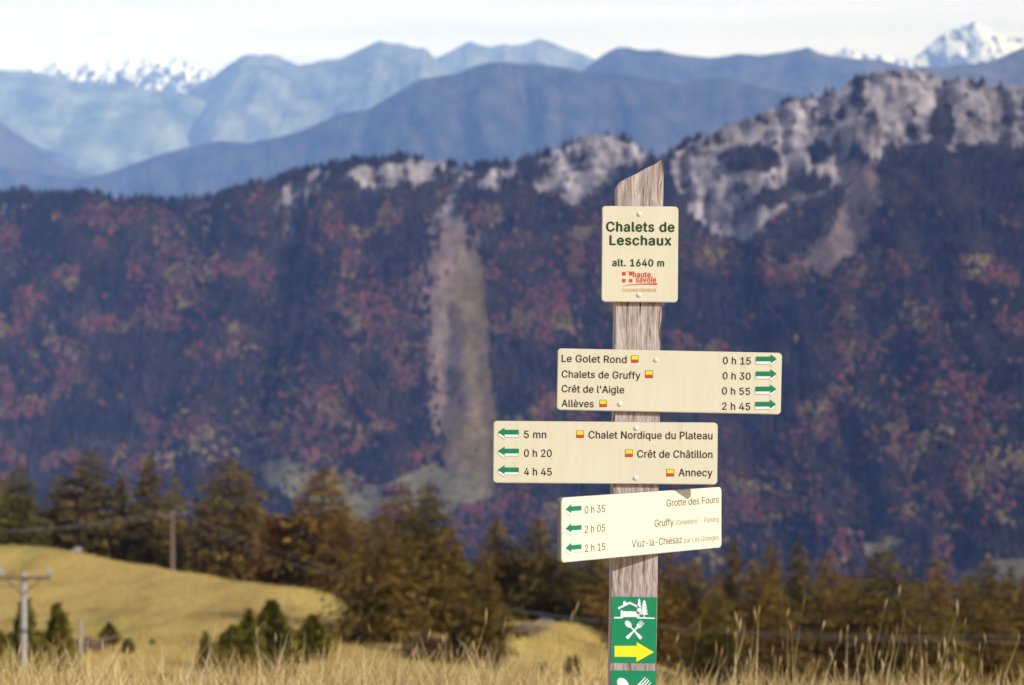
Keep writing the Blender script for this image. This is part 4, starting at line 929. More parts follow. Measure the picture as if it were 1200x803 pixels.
GLYPHS = {
    "'": (206, [[70,509,78,318,128,318,136,509]]),
    '(': (273, [[90,169,95,131,102,93,111,55,124,16,139,-21,156,-59,177,-96,236,-96,209,-38,179,42,165,91,156,138,151,207,161,313,201,457,223,512,236,539,177,539,164,517,153,494,142,468,122,413,114,384,92,264,89,207]]),
    ')': (273, [[52,-66,37,-96,97,-96,117,-59,134,-22,149,15,161,53,171,92,178,130,183,168,184,207,178,293,167,354,151,413,142,441,121,494,97,539,37,539,62,485,73,457,112,313,122,207,120,162,95,44,76,-9]]),
    ',': (188, [[68,71,38,-119,84,-119,137,71]]),
    '-': (453, [[114,244,114,188,337,188,337,244]]),
    '.': (188, [[50,32,57,16,63,9,70,3,86,-4,104,-4,113,-1,121,3,128,9,134,16,138,24,141,41,138,59,134,66,128,73,121,79,113,83,104,86,95,87,86,86,70,79,63,73,57,66,53,59,50,50]]),
    '0': (453, [[60,144,69,113,80,86,95,62,111,41,130,24,151,11,174,1,199,-5,227,-7,254,-5,279,1,302,11,323,24,342,41,359,62,373,86,384,113,393,144,400,178,404,214,405,254,404,294,400,330,393,364,384,395,372,422,358,447,342,467,323,484,302,498,279,508,254,514,227,516,200,514,174,508,151,498,130,484,112,467,95,447,81,422,69,395,60,364,53,330,49,294,48,254,49,214,53,178],[123,144,117,168,113,194,110,223,109,254,110,285,113,314,117,341,123,365,131,387,140,405,151,422,163,435,177,446,192,453,209,458,227,460,245,458,261,453,276,446,290,435,303,422,323,387,330,365,336,341,340,314,343,285,344,254,343,223,340,194,336,168,330,144,323,122,313,103,303,87,290,74,276,63,261,56,245,51,227,50,209,51,192,56,177,63,163,74,151,87,140,103,131,122]]),
    '1': (453, [[198,509,86,427,86,358,209,448,212,448,212,55,76,55,76,0,391,0,391,55,276,55,276,509]]),
    '2': (453, [[64,47,64,0,389,0,389,57,153,57,153,60,288,202,322,241,336,259,365,304,371,318,375,331,381,372,380,392,376,411,370,428,361,445,350,461,337,474,323,486,306,497,288,505,268,511,225,516,182,511,162,505,143,496,126,486,111,473,98,459,86,442,77,424,71,405,67,384,66,362,127,362,130,390,134,402,145,424,153,433,162,441,184,453,196,457,209,459,224,460,262,454,273,449,293,436,301,428,308,419,317,397,319,385,320,360,315,337,311,327,299,305,282,282,234,229]]),
    '3': (453, [[44,132,46,111,52,91,60,74,70,57,83,43,98,30,114,19,152,2,173,-3,195,-6,218,-7,243,-6,266,-2,288,4,309,12,327,23,344,36,358,50,370,66,380,84,387,103,392,123,393,145,392,166,387,186,381,205,371,222,359,239,344,253,327,265,308,276,287,284,264,288,239,290,221,289,372,461,372,509,70,509,70,452,288,452,288,448,157,299,157,248,201,248,223,247,260,240,275,234,288,226,299,217,308,207,316,196,322,184,326,172,329,145,328,130,325,116,321,104,315,93,307,83,297,74,287,67,275,61,262,56,204,50,165,59,154,64,134,78,126,87,115,107,111,119,109,132]]),
    '4': (453, [[40,158,40,105,282,105,282,0,343,0,343,105,413,105,413,163,343,163,343,318,282,318,282,163,109,163,109,166,311,509,247,509]]),
    '5': (453, [[62,111,66,93,73,76,83,60,94,45,108,32,123,21,140,11,159,3,178,-2,199,-6,221,-7,245,-5,268,-1,289,6,309,15,327,27,343,41,357,57,369,76,379,95,390,139,391,163,388,199,379,231,372,246,364,260,355,273,345,285,334,296,321,306,308,314,294,321,279,326,247,333,229,334,190,329,155,315,136,301,134,301,151,452,366,452,366,509,96,509,67,253,128,246,156,264,192,275,218,277,233,276,248,273,262,269,275,262,286,254,297,244,306,233,314,221,320,208,327,178,328,162,327,146,324,131,320,117,314,104,307,92,288,72,276,64,264,58,250,53,208,50,196,52,173,60,163,66,145,80,132,98,127,108,122,130,60,130]]),
    '6': (453, [[84,74,96,56,109,40,125,26,142,15,161,5,182,-1,203,-5,226,-7,249,-6,271,-2,291,5,310,14,327,26,343,39,356,55,368,73,377,92,384,112,388,134,389,157,388,180,384,201,378,221,370,240,359,257,346,271,332,284,316,295,298,303,278,309,257,313,224,314,196,307,173,293,322,509,252,509,102,285,89,261,73,219,68,199,65,180,64,162,65,138,69,115,75,94],[132,114,128,128,125,158,128,188,132,201,138,214,145,225,153,235,163,244,174,252,186,258,198,262,226,265,241,264,254,262,267,258,289,244,299,235,307,225,320,201,327,173,327,142,320,114,314,101,299,79,289,70,267,56,241,49,226,48,212,49,198,52,186,56,163,70,153,79,145,90]]),
    'A': (480, [[16,0,85,0,135,142,344,142,395,0,463,0,276,509,201,509],[191,302,213,371,239,456,264,372,287,302,324,199,155,199]]),
    'C': (510, [[70,115,86,88,104,63,126,42,150,25,177,11,205,1,235,-5,267,-7,305,-4,341,5,357,11,373,19,388,28,416,49,428,62,448,91,457,107,469,142,473,160,408,160,401,136,389,114,375,96,348,74,327,64,280,53,245,54,223,59,203,66,184,76,166,89,151,105,137,123,125,145,116,168,109,194,105,223,103,254,105,285,109,314,116,340,125,364,137,385,150,403,166,419,184,432,203,443,223,450,245,454,267,456,327,445,348,435,375,413,389,395,401,373,405,361,408,348,473,348,469,367,463,385,456,402,448,418,438,433,427,447,415,460,402,471,388,481,373,490,357,498,323,509,305,513,267,516,235,514,205,508,177,498,150,484,126,466,104,445,86,421,70,393,57,362,48,329,42,293,40,254,42,215,48,179,57,146]]),
    'F': (410, [[125,0,125,221,346,221,346,278,125,278,125,452,369,452,369,509,60,509,60,0]]),
    'G': (520, [[69,116,85,88,104,64,125,43,149,25,176,11,205,1,236,-5,269,-7,298,-5,326,0,352,8,377,19,399,33,419,50,436,69,451,91,463,115,471,141,476,170,478,200,478,256,283,256,283,199,415,199,414,180,410,160,404,141,396,123,386,107,374,93,360,81,345,71,328,63,309,57,290,54,269,53,246,54,224,59,203,66,184,76,166,90,151,105,137,124,125,145,116,168,109,194,105,223,103,254,105,285,109,314,116,340,125,364,137,385,150,404,166,419,183,432,202,443,222,450,243,454,265,456,304,452,347,434,365,420,380,403,404,361,408,349,474,349,470,367,465,384,458,401,429,445,416,458,389,480,374,489,358,497,340,504,304,513,265,516,233,514,203,508,175,498,149,484,125,466,103,445,85,421,69,393,57,362,47,329,42,293,40,254,42,215,47,179,57,146]]),
    'H': (517, [[60,0,125,0,125,232,392,232,392,0,457,0,457,509,392,509,392,289,125,289,125,509,60,509]]),
    'L': (393, [[60,509,60,0,361,0,361,57,125,57,125,509]]),
    'N': (523, [[120,431,202,290,387,0,463,0,463,509,399,509,399,157,401,108,403,76,388,107,363,151,136,509,60,509,60,0,125,0,125,291]]),
    'P': (445, [[60,0,125,0,125,186,235,186,263,187,289,191,312,198,332,207,350,219,366,233,379,248,390,265,398,284,404,304,407,325,409,348,404,391,398,411,390,430,379,447,366,462,350,476,332,487,312,497,289,503,263,507,235,509,60,509],[252,243,233,242,125,242,125,452,232,452,268,449,297,439,318,423,326,413,333,402,342,376,344,362,344,333,342,319,338,306,327,282,318,272,297,256,284,250,269,246]]),
    'R': (449, [[60,0,125,0,125,198,246,198,353,0,428,0,314,210,333,217,351,228,367,240,380,255,390,271,399,290,405,309,408,330,409,352,408,374,405,395,399,415,390,433,380,450,367,465,351,478,333,489,313,497,290,504,236,509,60,509],[233,452,269,449,284,445,298,440,309,433,319,425,334,405,339,393,344,367,345,352,342,324,339,312,334,300,327,290,319,281,309,273,298,267,284,262,269,258,234,255,125,255,125,452]]),
    'V': (480, [[84,509,16,509,204,0,278,0,463,509,395,509,267,138,241,52,215,137,192,206]]),
    'a': (389, [[40,58,57,32,80,12,94,5,110,-1,142,-8,160,-9,203,-3,215,1,226,6,252,25,272,52,277,52,277,0,337,0,337,251,336,272,333,290,329,306,315,333,296,353,275,367,239,379,194,384,179,384,118,370,104,364,79,346,67,335,57,322,48,308,41,291,100,274,118,301,149,322,159,326,171,329,196,331,220,329,240,322,256,311,267,297,271,288,276,255,265,235,234,227,178,220,125,211,89,199,67,187,50,171,43,161,38,150,34,138,31,123,30,108,31,90,35,73],[94,87,92,95,95,124,98,132,103,139,125,155,134,159,175,168,231,176,259,182,276,190,276,138,275,126,269,104,257,83,239,66,228,59,216,53,202,49,187,46,170,45,139,49,121,56,107,66,102,72]]),
    'c': (396, [[40,133,46,108,56,85,68,64,82,46,98,30,117,16,137,6,159,-2,182,-7,221,-8,261,-1,285,9,306,21,334,46,354,78,363,102,304,117,292,89,271,66,243,52,207,46,189,48,173,51,158,57,145,66,134,76,115,102,108,117,99,151,96,187,99,224,103,242,108,258,115,274,134,300,145,310,158,319,173,325,189,329,207,330,242,325,270,311,290,289,303,262,362,277,353,301,347,312,324,341,315,349,284,368,260,377,234,383,182,383,159,378,137,371,117,360,98,346,82,330,68,312,56,291,46,268,40,243,36,216,34,187,36,159]]),
    'd': (424, [[46,108,55,84,66,64,79,45,94,29,111,16,130,5,151,-2,172,-7,195,-8,227,-5,241,-1,263,10,287,31,307,59,313,59,313,0,372,0,372,509,311,509,311,319,306,319,287,346,263,367,253,373,241,378,213,384,173,383,151,378,131,371,112,361,95,347,79,332,66,313,55,293,46,270,39,245,35,218,34,189,35,160,39,133],[103,133,99,151,96,189,99,227,103,245,108,261,115,276,124,290,133,301,145,311,157,319,172,325,187,329,205,330,221,329,237,325,251,320,263,312,275,302,284,291,293,278,300,263,305,247,309,229,312,189,309,150,305,132,293,100,284,86,274,75,263,65,250,57,236,51,221,48,205,47,188,48,172,51,158,57,145,66,134,76,124,88,115,101]]),
    'e': (404, [[35,159,40,132,46,108,56,85,68,64,82,46,98,30,117,16,138,6,161,-2,185,-7,212,-8,249,-5,283,4,298,11,311,19,324,29,335,39,345,51,353,63,360,77,365,91,306,105,302,96,292,80,278,66,263,56,212,46,195,47,179,50,151,61,139,70,128,80,118,92,110,106,104,122,97,157,96,169,371,169,368,242,363,263,357,282,350,299,341,315,331,329,319,341,294,361,266,374,251,379,221,384,180,383,157,378,135,370,115,359,97,346,81,329,67,311,55,290,46,267,39,242,35,215,34,187],[99,241,103,256,109,270,116,282,125,294,135,304,146,313,159,321,173,326,189,329,205,330,222,329,237,326,250,321,263,314,273,305,283,294,291,282,298,269,303,254,307,237,309,221,97,221]]),
    'f': (254, [[142,0,142,327,228,327,228,379,142,379,142,431,145,443,149,452,154,460,162,466,171,470,182,473,195,474,215,472,227,468,243,521,222,527,187,530,148,524,135,519,124,513,113,505,104,496,96,486,89,474,84,461,81,432,81,379,6,379,6,327,81,327,81,0]]),
    'g': (425, [[64,-91,82,-110,93,-119,105,-127,119,-134,134,-140,168,-148,207,-151,229,-150,251,-147,291,-136,308,-127,324,-117,338,-104,350,-90,360,-73,367,-54,371,-32,372,-9,372,379,313,379,313,319,308,319,288,346,264,367,242,378,228,382,213,384,173,383,152,378,131,371,112,361,95,347,80,332,66,314,55,293,46,271,39,246,35,220,34,191,35,163,39,136,46,112,55,90,67,71,80,53,95,39,113,27,132,17,152,10,173,6,212,5,241,11,263,21,280,34,287,41,306,68,311,68,311,-6,310,-28,304,-47,295,-62,282,-75,267,-85,249,-92,229,-96,192,-97,165,-92,154,-88,136,-78,128,-72,101,-41,51,-69],[103,138,99,155,96,193,99,229,103,246,115,277,124,290,134,302,145,312,158,320,172,325,188,329,205,330,222,329,237,325,251,320,264,312,275,303,285,291,293,278,300,264,305,248,309,231,312,212,312,172,305,137,300,121,293,107,285,95,275,84,264,75,251,68,237,63,222,60,205,59,188,60,172,63,158,68,145,76,134,85,124,96,116,108]]),
    'h': (410, [[53,509,53,0,114,0,114,243,121,271,126,283,141,303,150,311,172,322,184,326,210,329,229,328,246,323,260,315,273,304,283,291,290,275,295,256,296,235,296,0,357,0,357,240,356,264,353,285,348,304,341,321,332,336,321,349,309,360,295,369,280,376,264,380,246,383,227,384,207,383,187,379,169,372,152,362,137,349,124,332,114,315,114,509]]),
    'i': (167, [[41,483,44,468,48,461,60,449,67,446,84,443,100,446,107,449,114,455,119,461,126,475,126,491,123,499,119,506,114,512,100,521,84,524,67,521,60,517,48,506,44,499],[53,379,53,0,114,0,114,379]]),
    'k': (381, [[114,212,114,509,53,509,53,0,114,0,114,141,154,178,294,0,372,0,201,216,360,379,284,379,121,212]]),
    'l': (189, [[53,84,54,65,58,47,65,33,74,20,86,10,101,3,119,-1,139,-2,162,-1,181,3,170,54,146,52,130,54,124,58,120,62,117,68,114,509,53,509]]),
    'm': (610, [[114,0,114,253,117,266,121,278,126,289,132,299,148,314,168,325,188,330,215,329,229,326,242,320,253,311,262,301,269,288,273,275,274,260,274,0,335,0,335,247,338,270,345,290,351,299,365,314,374,320,395,328,406,330,433,329,447,326,460,321,473,313,483,302,490,289,494,273,496,254,496,0,557,0,557,255,556,276,553,296,548,313,541,328,532,342,522,354,510,364,497,372,483,378,468,383,437,386,407,383,394,380,368,369,347,353,337,343,322,321,317,309,309,331,299,347,287,361,273,372,257,380,239,385,207,386,195,384,172,376,161,370,141,355,132,346,118,323,112,310,112,379,53,379,53,0]]),
    'n': (410, [[114,0,114,243,121,271,126,283,141,303,150,311,172,322,184,326,210,329,229,328,246,323,260,315,273,304,283,291,290,275,295,256,296,235,296,0,357,0,357,240,356,264,353,285,348,304,341,321,332,336,321,349,309,360,295,369,280,376,264,380,246,383,227,384,207,383,187,379,169,372,152,362,137,349,124,332,112,312,112,379,53,379,53,0]]),
    'o': (415, [[46,108,56,85,68,64,82,46,98,30,117,16,137,6,159,-2,182,-7,207,-8,233,-7,256,-2,278,6,299,16,317,30,333,46,347,64,359,85,369,108,376,133,380,159,381,187,380,216,376,243,369,268,359,291,347,312,333,330,317,346,299,360,278,371,256,378,233,383,207,384,182,383,159,378,137,371,117,360,98,346,82,330,68,312,56,291,46,268,40,243,36,216,34,187,36,159,40,133],[108,117,99,151,96,187,99,224,103,242,108,258,115,274,134,300,145,310,158,319,173,325,189,329,207,330,226,329,242,325,257,319,270,310,282,300,292,287,300,274,307,258,312,242,316,224,319,187,316,151,307,117,300,102,292,89,282,76,270,66,257,57,242,51,226,48,207,46,189,48,173,51,158,57,145,66,134,76,115,102]]),
    'p': (424, [[53,379,53,-143,114,-143,114,59,118,59,138,31,162,10,184,-1,198,-5,229,-8,252,-7,274,-2,294,5,313,16,330,29,346,45,359,64,370,84,379,108,385,133,389,160,390,189,389,218,385,245,379,270,370,293,359,313,345,332,330,347,313,361,294,371,274,378,252,383,212,384,183,378,171,373,161,367,137,346,118,319,112,319,112,379],[113,169,113,210,120,247,125,263,132,278,140,291,150,302,161,312,174,320,188,325,203,329,220,330,237,329,253,325,267,319,280,311,291,301,301,290,309,276,316,261,321,245,325,227,328,189,325,151,321,133,316,117,309,101,301,88,291,76,267,57,253,51,237,48,220,47,204,48,188,51,174,57,162,65,150,75,140,86,132,100,125,115,120,132]]),
    'q': (424, [[46,108,55,84,66,64,79,45,94,29,111,16,130,5,151,-2,172,-7,195,-8,227,-5,241,-1,263,10,287,31,306,59,311,59,311,-143,372,-143,372,379,313,379,313,319,307,319,287,346,263,367,253,373,241,378,213,384,173,383,151,378,131,371,112,361,95,347,79,332,66,313,55,293,46,270,39,245,35,218,34,189,35,160,39,133],[103,133,99,151,96,189,99,227,103,245,108,261,115,276,124,290,133,301,145,311,157,319,172,325,187,329,205,330,221,329,237,325,251,320,263,312,275,302,284,291,293,278,300,263,305,247,309,229,312,189,309,150,305,132,293,100,284,86,274,75,263,65,250,57,236,51,221,48,205,47,188,48,172,51,158,57,145,66,134,76,124,88,115,101]]),
    'r': (259, [[114,0,114,250,117,262,126,284,132,293,149,309,159,315,182,323,207,326,243,322,243,384,213,385,196,384,166,375,152,367,140,358,130,347,122,335,115,321,112,321,112,379,53,379,53,0]]),
    's': (365, [[53,50,62,38,72,27,84,18,112,3,128,-2,182,-8,223,-5,242,0,260,6,290,24,302,35,312,47,321,61,326,75,330,90,331,107,330,125,325,142,317,158,306,171,292,183,275,194,254,202,157,227,133,237,124,243,117,250,112,258,109,277,110,289,114,299,121,308,131,317,143,324,156,329,171,332,187,333,205,331,219,328,232,323,243,316,258,298,264,288,268,277,324,290,314,316,307,328,299,339,290,349,279,358,267,366,239,378,206,384,167,384,131,377,100,363,87,354,75,343,65,332,57,319,51,305,48,290,47,274,48,255,53,237,61,222,72,208,87,196,104,186,125,177,149,170,212,155,237,147,246,142,254,136,260,129,265,121,268,103,267,91,262,81,255,71,244,62,232,55,217,50,200,46,181,45,165,46,150,49,136,54,124,60,114,69,105,79,99,92,94,107,36,94,40,78,45,63]]),
    't': (227, [[67,71,72,52,80,35,92,21,107,10,125,2,145,-3,168,-4,192,-3,213,2,202,54,185,51,170,50,159,51,150,53,142,56,136,61,128,76,126,98,126,327,204,327,204,379,126,379,126,471,65,471,65,379,6,379,6,327,65,327,65,93]]),
    'u': (410, [[53,379,53,139,54,116,57,95,62,76,69,59,78,44,89,31,101,20,115,11,130,4,146,-1,164,-4,182,-5,203,-4,222,0,240,7,257,17,272,30,286,47,298,70,298,0,357,0,357,379,296,379,296,153,293,122,289,109,283,97,276,86,268,77,259,69,249,62,238,57,226,53,200,50,181,52,164,56,150,64,137,75,127,89,119,105,115,123,114,144,114,379]]),
    'v': (389, [[187,87,165,155,84,379,17,379,163,0,226,0,371,379,305,379,224,155,195,59]]),
    'x': (379, [[21,0,91,0,148,85,189,155,231,85,287,0,358,0,224,192,352,379,282,379,233,306,191,233,147,306,100,379,29,379,155,195]]),
    'y': (389, [[61,-86,47,-139,65,-143,91,-145,104,-145,117,-143,139,-136,159,-124,177,-107,198,-72,371,379,305,379,224,155,202,87,195,60,187,87,165,155,84,379,17,379,163,-1,151,-36,136,-67,124,-80,118,-84,104,-89]]),
    'z': (380, [[42,46,42,0,339,0,339,56,126,56,126,60,333,331,333,379,48,379,48,323,254,323,254,320]]),
    'â': (389, [[40,58,57,32,80,12,94,5,110,-1,142,-8,160,-9,203,-3,215,1,226,6,252,25,272,52,277,52,277,0,337,0,337,251,336,272,333,290,329,306,315,333,296,353,275,367,239,379,194,384,179,384,118,370,104,364,79,346,67,335,57,322,48,308,41,291,100,274,118,301,149,322,159,326,171,329,196,331,220,329,240,322,256,311,267,297,271,288,276,255,265,235,234,227,178,220,125,211,89,199,67,187,50,171,43,161,38,150,34,138,31,123,30,108,31,90,35,73],[94,87,92,95,95,124,98,132,103,139,125,155,134,159,175,168,231,176,259,182,276,190,276,138,275,126,269,104,257,83,239,66,228,59,216,53,202,49,187,46,170,45,139,49,121,56,107,66,102,72],[80,438,80,435,140,435,189,495,238,435,299,435,299,438,218,529,160,529]]),
    'è': (404, [[35,159,40,132,46,108,56,85,68,64,82,46,98,30,117,16,138,6,161,-2,185,-7,212,-8,249,-5,283,4,298,11,311,19,324,29,335,39,345,51,353,63,360,77,365,91,306,105,302,96,292,80,278,66,263,56,212,46,195,47,179,50,151,61,139,70,128,80,118,92,110,106,104,122,97,157,96,169,371,169,368,242,363,263,357,282,350,299,341,315,331,329,319,341,294,361,266,374,251,379,221,384,180,383,157,378,135,370,115,359,97,346,81,329,67,311,55,290,46,267,39,242,35,215,34,187],[99,241,103,256,109,270,116,282,125,294,135,304,146,313,159,321,173,326,189,329,205,330,222,329,237,326,250,321,263,314,273,305,283,294,291,282,298,269,303,254,307,237,309,221,97,221],[182,529,114,529,180,429,230,429]]),
    'é': (404, [[35,159,40,132,46,108,56,85,68,64,82,46,98,30,117,16,138,6,161,-2,185,-7,212,-8,249,-5,283,4,298,11,311,19,324,29,335,39,345,51,353,63,360,77,365,91,306,105,302,96,292,80,278,66,263,56,212,46,195,47,179,50,151,61,139,70,128,80,118,92,110,106,104,122,97,157,96,169,371,169,368,242,363,263,357,282,350,299,341,315,331,329,319,341,294,361,266,374,251,379,221,384,180,383,157,378,135,370,115,359,97,346,81,329,67,311,55,290,46,267,39,242,35,215,34,187],[99,241,103,256,109,270,116,282,125,294,135,304,146,313,159,321,173,326,189,329,205,330,222,329,237,326,250,321,263,314,273,305,283,294,291,282,298,269,303,254,307,237,309,221,97,221],[227,429,293,529,225,529,177,429]]),
    'ê': (404, [[35,159,40,132,46,108,56,85,68,64,82,46,98,30,117,16,138,6,161,-2,185,-7,212,-8,249,-5,283,4,298,11,311,19,324,29,335,39,345,51,353,63,360,77,365,91,306,105,302,96,292,80,278,66,263,56,212,46,195,47,179,50,151,61,139,70,128,80,118,92,110,106,104,122,97,157,96,169,371,169,368,242,363,263,357,282,350,299,341,315,331,329,319,341,294,361,266,374,251,379,221,384,180,383,157,378,135,370,115,359,97,346,81,329,67,311,55,290,46,267,39,242,35,215,34,187],[99,241,103,256,109,270,116,282,125,294,135,304,146,313,159,321,173,326,189,329,205,330,222,329,237,326,250,321,263,314,273,305,283,294,291,282,298,269,303,254,307,237,309,221,97,221],[155,435,204,495,252,435,313,435,313,438,233,529,175,529,95,438,95,435]]),
    ' ': (188, []),
}
_GC = {}
def glyph(ch):
    if ch not in _GC:
        cs = [list(zip(c[0::2], c[1::2])) for c in GLYPHS[ch][1]]; V, E = [], []
        for c in cs:
            b = len(V); V += [Vector(q) for q in c]; E += [(b + i, b + (i + 1) % len(c)) for i in range(len(c))]
        if not cs: _GC[ch] = ([], [])
        else:
            vo, eo, fo, *_r = delaunay_2d_cdt(V, E, [], 0, 0.01); T = []
            for f in fo:
                q = sum((vo[i] for i in f), Vector((0, 0))) / 3; x, y = np.array([q.x + .0031]), np.array([q.y + .0017]); w = False
                for c in cs: w ^= bool(in_poly(c, x, y)[0])
                if w: T.append(tuple(f))
            _GC[ch] = ([(v.x, v.y) for v in vo], T)
    return _GC[ch]
def lettering(parent, M, s, x0, x1, base, cap, mat, bold=0.0, slant=0.0, base_x=None):
    """one printed line: fitted between photo columns x0..x1, baseline row and capital height in photo pixels"""
    P_, tri, adv = [], [], 0
    for ch in s:
        gv, gt = glyph(ch); off = len(P_)
        P_ += [(x_ + adv, y_) for x_, y_ in gv]; tri += [tuple(i + off for i in t) for t in gt]
        adv += GLYPHS[ch][0] + bold * 1500
    co = np.array(P_, float) / 1000
    a, b = co[:, 0].min(), co[:, 0].max()
    lx0, lz0 = on_plane(M, 0, x0, base); lx1, _ = on_plane(M, 0, x1, base)
    _, lzt = on_plane(M, 0, x0, base - cap)
    sx = (lx1 - lx0) / (b - a); sz = (lzt - lz0) / 0.509
    V, T = [], []
    for q, (ox, oz) in enumerate([(0, 0)] if bold <= 0.01 else [(0, 0), (1, 0), (-1, 0), (0, .7), (0, -.7)]):
        T += [tuple(i + len(co) * q for i in t) for t in tri]
        V.append(np.stack([lx0 + (co[:, 0] - a + ox * bold) * sx, np.full(len(co), -LIFT - q * 4e-5), lz0 + (co[:, 1] + oz * bold) * sz], -1))
    me = bpy.data.meshes.new('lettering'); me.from_pydata(np.concatenate(V).tolist(), [], T)
    # the face must look towards the reader (-y)
    bm = bmesh.new(); bm.from_mesh(me); bm.normal_update()
    for f in bm.faces:
        if f.normal.y > 0: f.normal_flip()
    bm.to_mesh(me); bm.free(); me.update()
    return link('lettering', me, mat, parent)
def screw(parent, M, px, py, r=.0062):
    x, z = on_plane(M, 0, px, py); bm = bmesh.new()
    prof = [(0.001, r), (-.0012, r), (-.0028, r * .78), (-.0036, r * .42), (-.0030, r * .40), (-.0022, r * .2)]
    tube(bm, [(x, a, z) for a, _ in prof], [b for _, b in prof], 18)
    bm.normal_update(); bmesh.ops.recalc_face_normals(bm, faces=bm.faces)
    for f in bm.faces:
        if all((v.co.x - x) ** 2 + (v.co.z - z) ** 2 < (r * .41) ** 2 for v in f.verts): f.material_index = 1
    return bm_obj('screw', bm, [MAT['screw'], MAT['screw_hole']], parent, True)
def arrow(parent, M, tail, head, tip, cy, sh=2.8, hh=5.4, dy=3.0):
    s = 1 if tip > tail else -1
    def shp(o, g, gx=0.0): return [(tail - s * g + gx, cy - sh + o - g), (head + gx, cy - sh + o - g), (head - s * g * .4 + gx, cy - hh + o - g * 1.6), (tip + s * g * 1.3 + gx, cy + o), (head - s * g * .4 + gx, cy + hh + o + g * 1.6), (head + gx, cy + sh + o + g), (tail - s * g + gx, cy + sh + o + g)]
    gx = -0.3
    return poly_part('arrow', parent, [(0, shp(dy, .40, gx)), (1, shp(dy, 0, gx)), (2, shp(0, 0))], M, [MAT['line'], MAT['white'], MAT['arrow_green']])
def waymark(parent, M, x0, y0, x1, y1):
    ym = y0 + (y1 - y0) * .57; R4 = lambda a, b, c, d: [(a, b), (c, b), (c, d), (a, d)]
    g = .55
    return poly_part('waymark', parent, [(0, R4(x0 - g, y0 - g, x1 + g, y1 + g)), (1, R4(x0, y0, x1, y1)), (2, R4(x0, ym, x1, y1))], M, [MAT['frame'], MAT['yellow'], MAT['red']])

def frame(px, py, y, roll=0.0, yaw=0.0):
    p = CAM + ray(px, py) * y
    return Matrix.Translation(p) @ Matrix.Rotation(yaw, 4, 'Z') @ Matrix.Rotation(R(roll), 4, 'Y')
PXM = F / 5.55
INK, GRN = MAT['ink_brown'], MAT['ink_green']
# place name board
M1 = frame(749.9, 298, 5.55, 0.45)
b1 = plate('name_board', 89.6 / PXM, 112.4 / PXM, 4.6 / PXM, .015, MAT['board'], MAT['board_edge'], M1, 'upright cream board with the place name and altitude')
lettering(b1, M1, 'Chalets de', 710.8, 790, 271.1, 11.0, GRN, 0.028)
lettering(b1, M1, 'Leschaux', 714.8, 786.3, 287, 11.0, GRN, 0.028)
lettering(b1, M1, 'alt. 1640 m', 717.9, 778, 311.9, 8.1, GRN, 0.025)
sq = lambda x0, y0, x1, y1: (0, [(x0, y0), (x1, y0), (x1, y1), (x0, y1)])
poly_part('emblem', b1, [sq(729, 318.8, 733.2, 322.9), sq(737.2, 318.8, 741.2, 322.9), sq(729, 327, 733.2, 331), sq(737.2, 327, 741.2, 331), sq(734, 318.3, 744, 318.7),
    (0, [(729, 335.7), (733, 334.4), (740, 333.2), (750, 332.5), (760, 332.2), (770.2, 331.9), (770.8, 333), (769.6, 334), (760, 333.8), (750, 333.6), (740, 334.1), (733, 335)])], M1, [MAT['red']])
lettering(b1, M1, 'haute,', 742, 764.6, 325, 6.6, MAT['red'], 0.022)
lettering(b1, M1, 'savoie', 745.4, 768.8, 331, 6.6, MAT['red'], 0.022)
lettering(b1, M1, 'Conseil Général', 729, 769, 340.6, 2.9, MAT['orange'], 0.0)
poly_part('underline', b1, [sq(729, 341.3, 769, 341.7)], M1, [MAT['orange']])
screw(b1, M1, 749.5, 251); screw(b1, M1, 749, 345.8)

# first direction board
M2 = frame(784.3, 447.1, 5.55, 1.15)
b2 = plate('direction_board', 263 / PXM, 72.2 / PXM, 4.6 / PXM, .015, MAT['board'], MAT['board_edge'], M2, 'uppermost cream direction board with four arrows pointing right')
for s, x1, y in (('Le Golet Rond', 734.2, 424.1), ('Chalets de Gruffy', 750.4, 442.4), ("Crêt de l'Aigle", 731.3, 459.6), ('Allèves', 695.6, 476.7)):
    lettering(b2, M2, s, 658.3, x1, y, 8.3, INK, 0.0105)
for s, x0, x1, y in (('0 h 15', 847.3, 879.7, 426.7), ('0 h 30', 847, 879.5, 444.5), ('0 h 55', 846.2, 878.9, 462.3), ('2 h 45', 846.3, 879, 480.1)):
    lettering(b2, M2, s, x0, x1, y, 8.3, INK, 0.0105)
for k, y in enumerate((420.8, 438.2, 456, 473.8)): arrow(b2, M2, 886 - .3 * k, 903.2 - .3 * k, 910.4 - .3 * k, y)
waymark(b2, M2, 740.3, 417.2, 747.6, 424.6); waymark(b2, M2, 756.6, 434.8, 764.5, 442.5); waymark(b2, M2, 703.2, 469.3, 710.6, 476.6)
screw(b2, M2, 768.8, 421.9); screw(b2, M2, 726.5, 473.8)
M3 = frame(709.4, 530.7, 5.55, 0.45)
b3 = plate('direction_board', 263 / PXM, 72.6 / PXM, 4.6 / PXM, .015, MAT['board'], MAT['board_edge'], M3, 'middle cream direction board with three arrows pointing left')
for s, x1, y in (('5 mn', 640, 513.4), ('0 h 20', 646.5, 535.3), ('4 h 45', 646.5, 557)): lettering(b3, M3, s, 614.3, x1, y, 8.6, INK, 0.0105)
for s, x0, y in (('Chalet Nordique du Plateau', 689.9, 513.8), ('Crêt de Châtillon', 746.9, 536.2), ('Annecy', 795.4, 558)): lettering(b3, M3, s, x0, 834.8, y, 8.6, INK, 0.0105)
for y in (506.5, 528.6, 550.6): arrow(b3, M3, 608, 591.4, 583.3, y)
waymark(b3, M3, 676, 505.2, 683.6, 512.7); waymark(b3, M3, 733.2, 527.4, 741, 535); waymark(b3, M3, 781.5, 550.3, 789.5, 557.9)
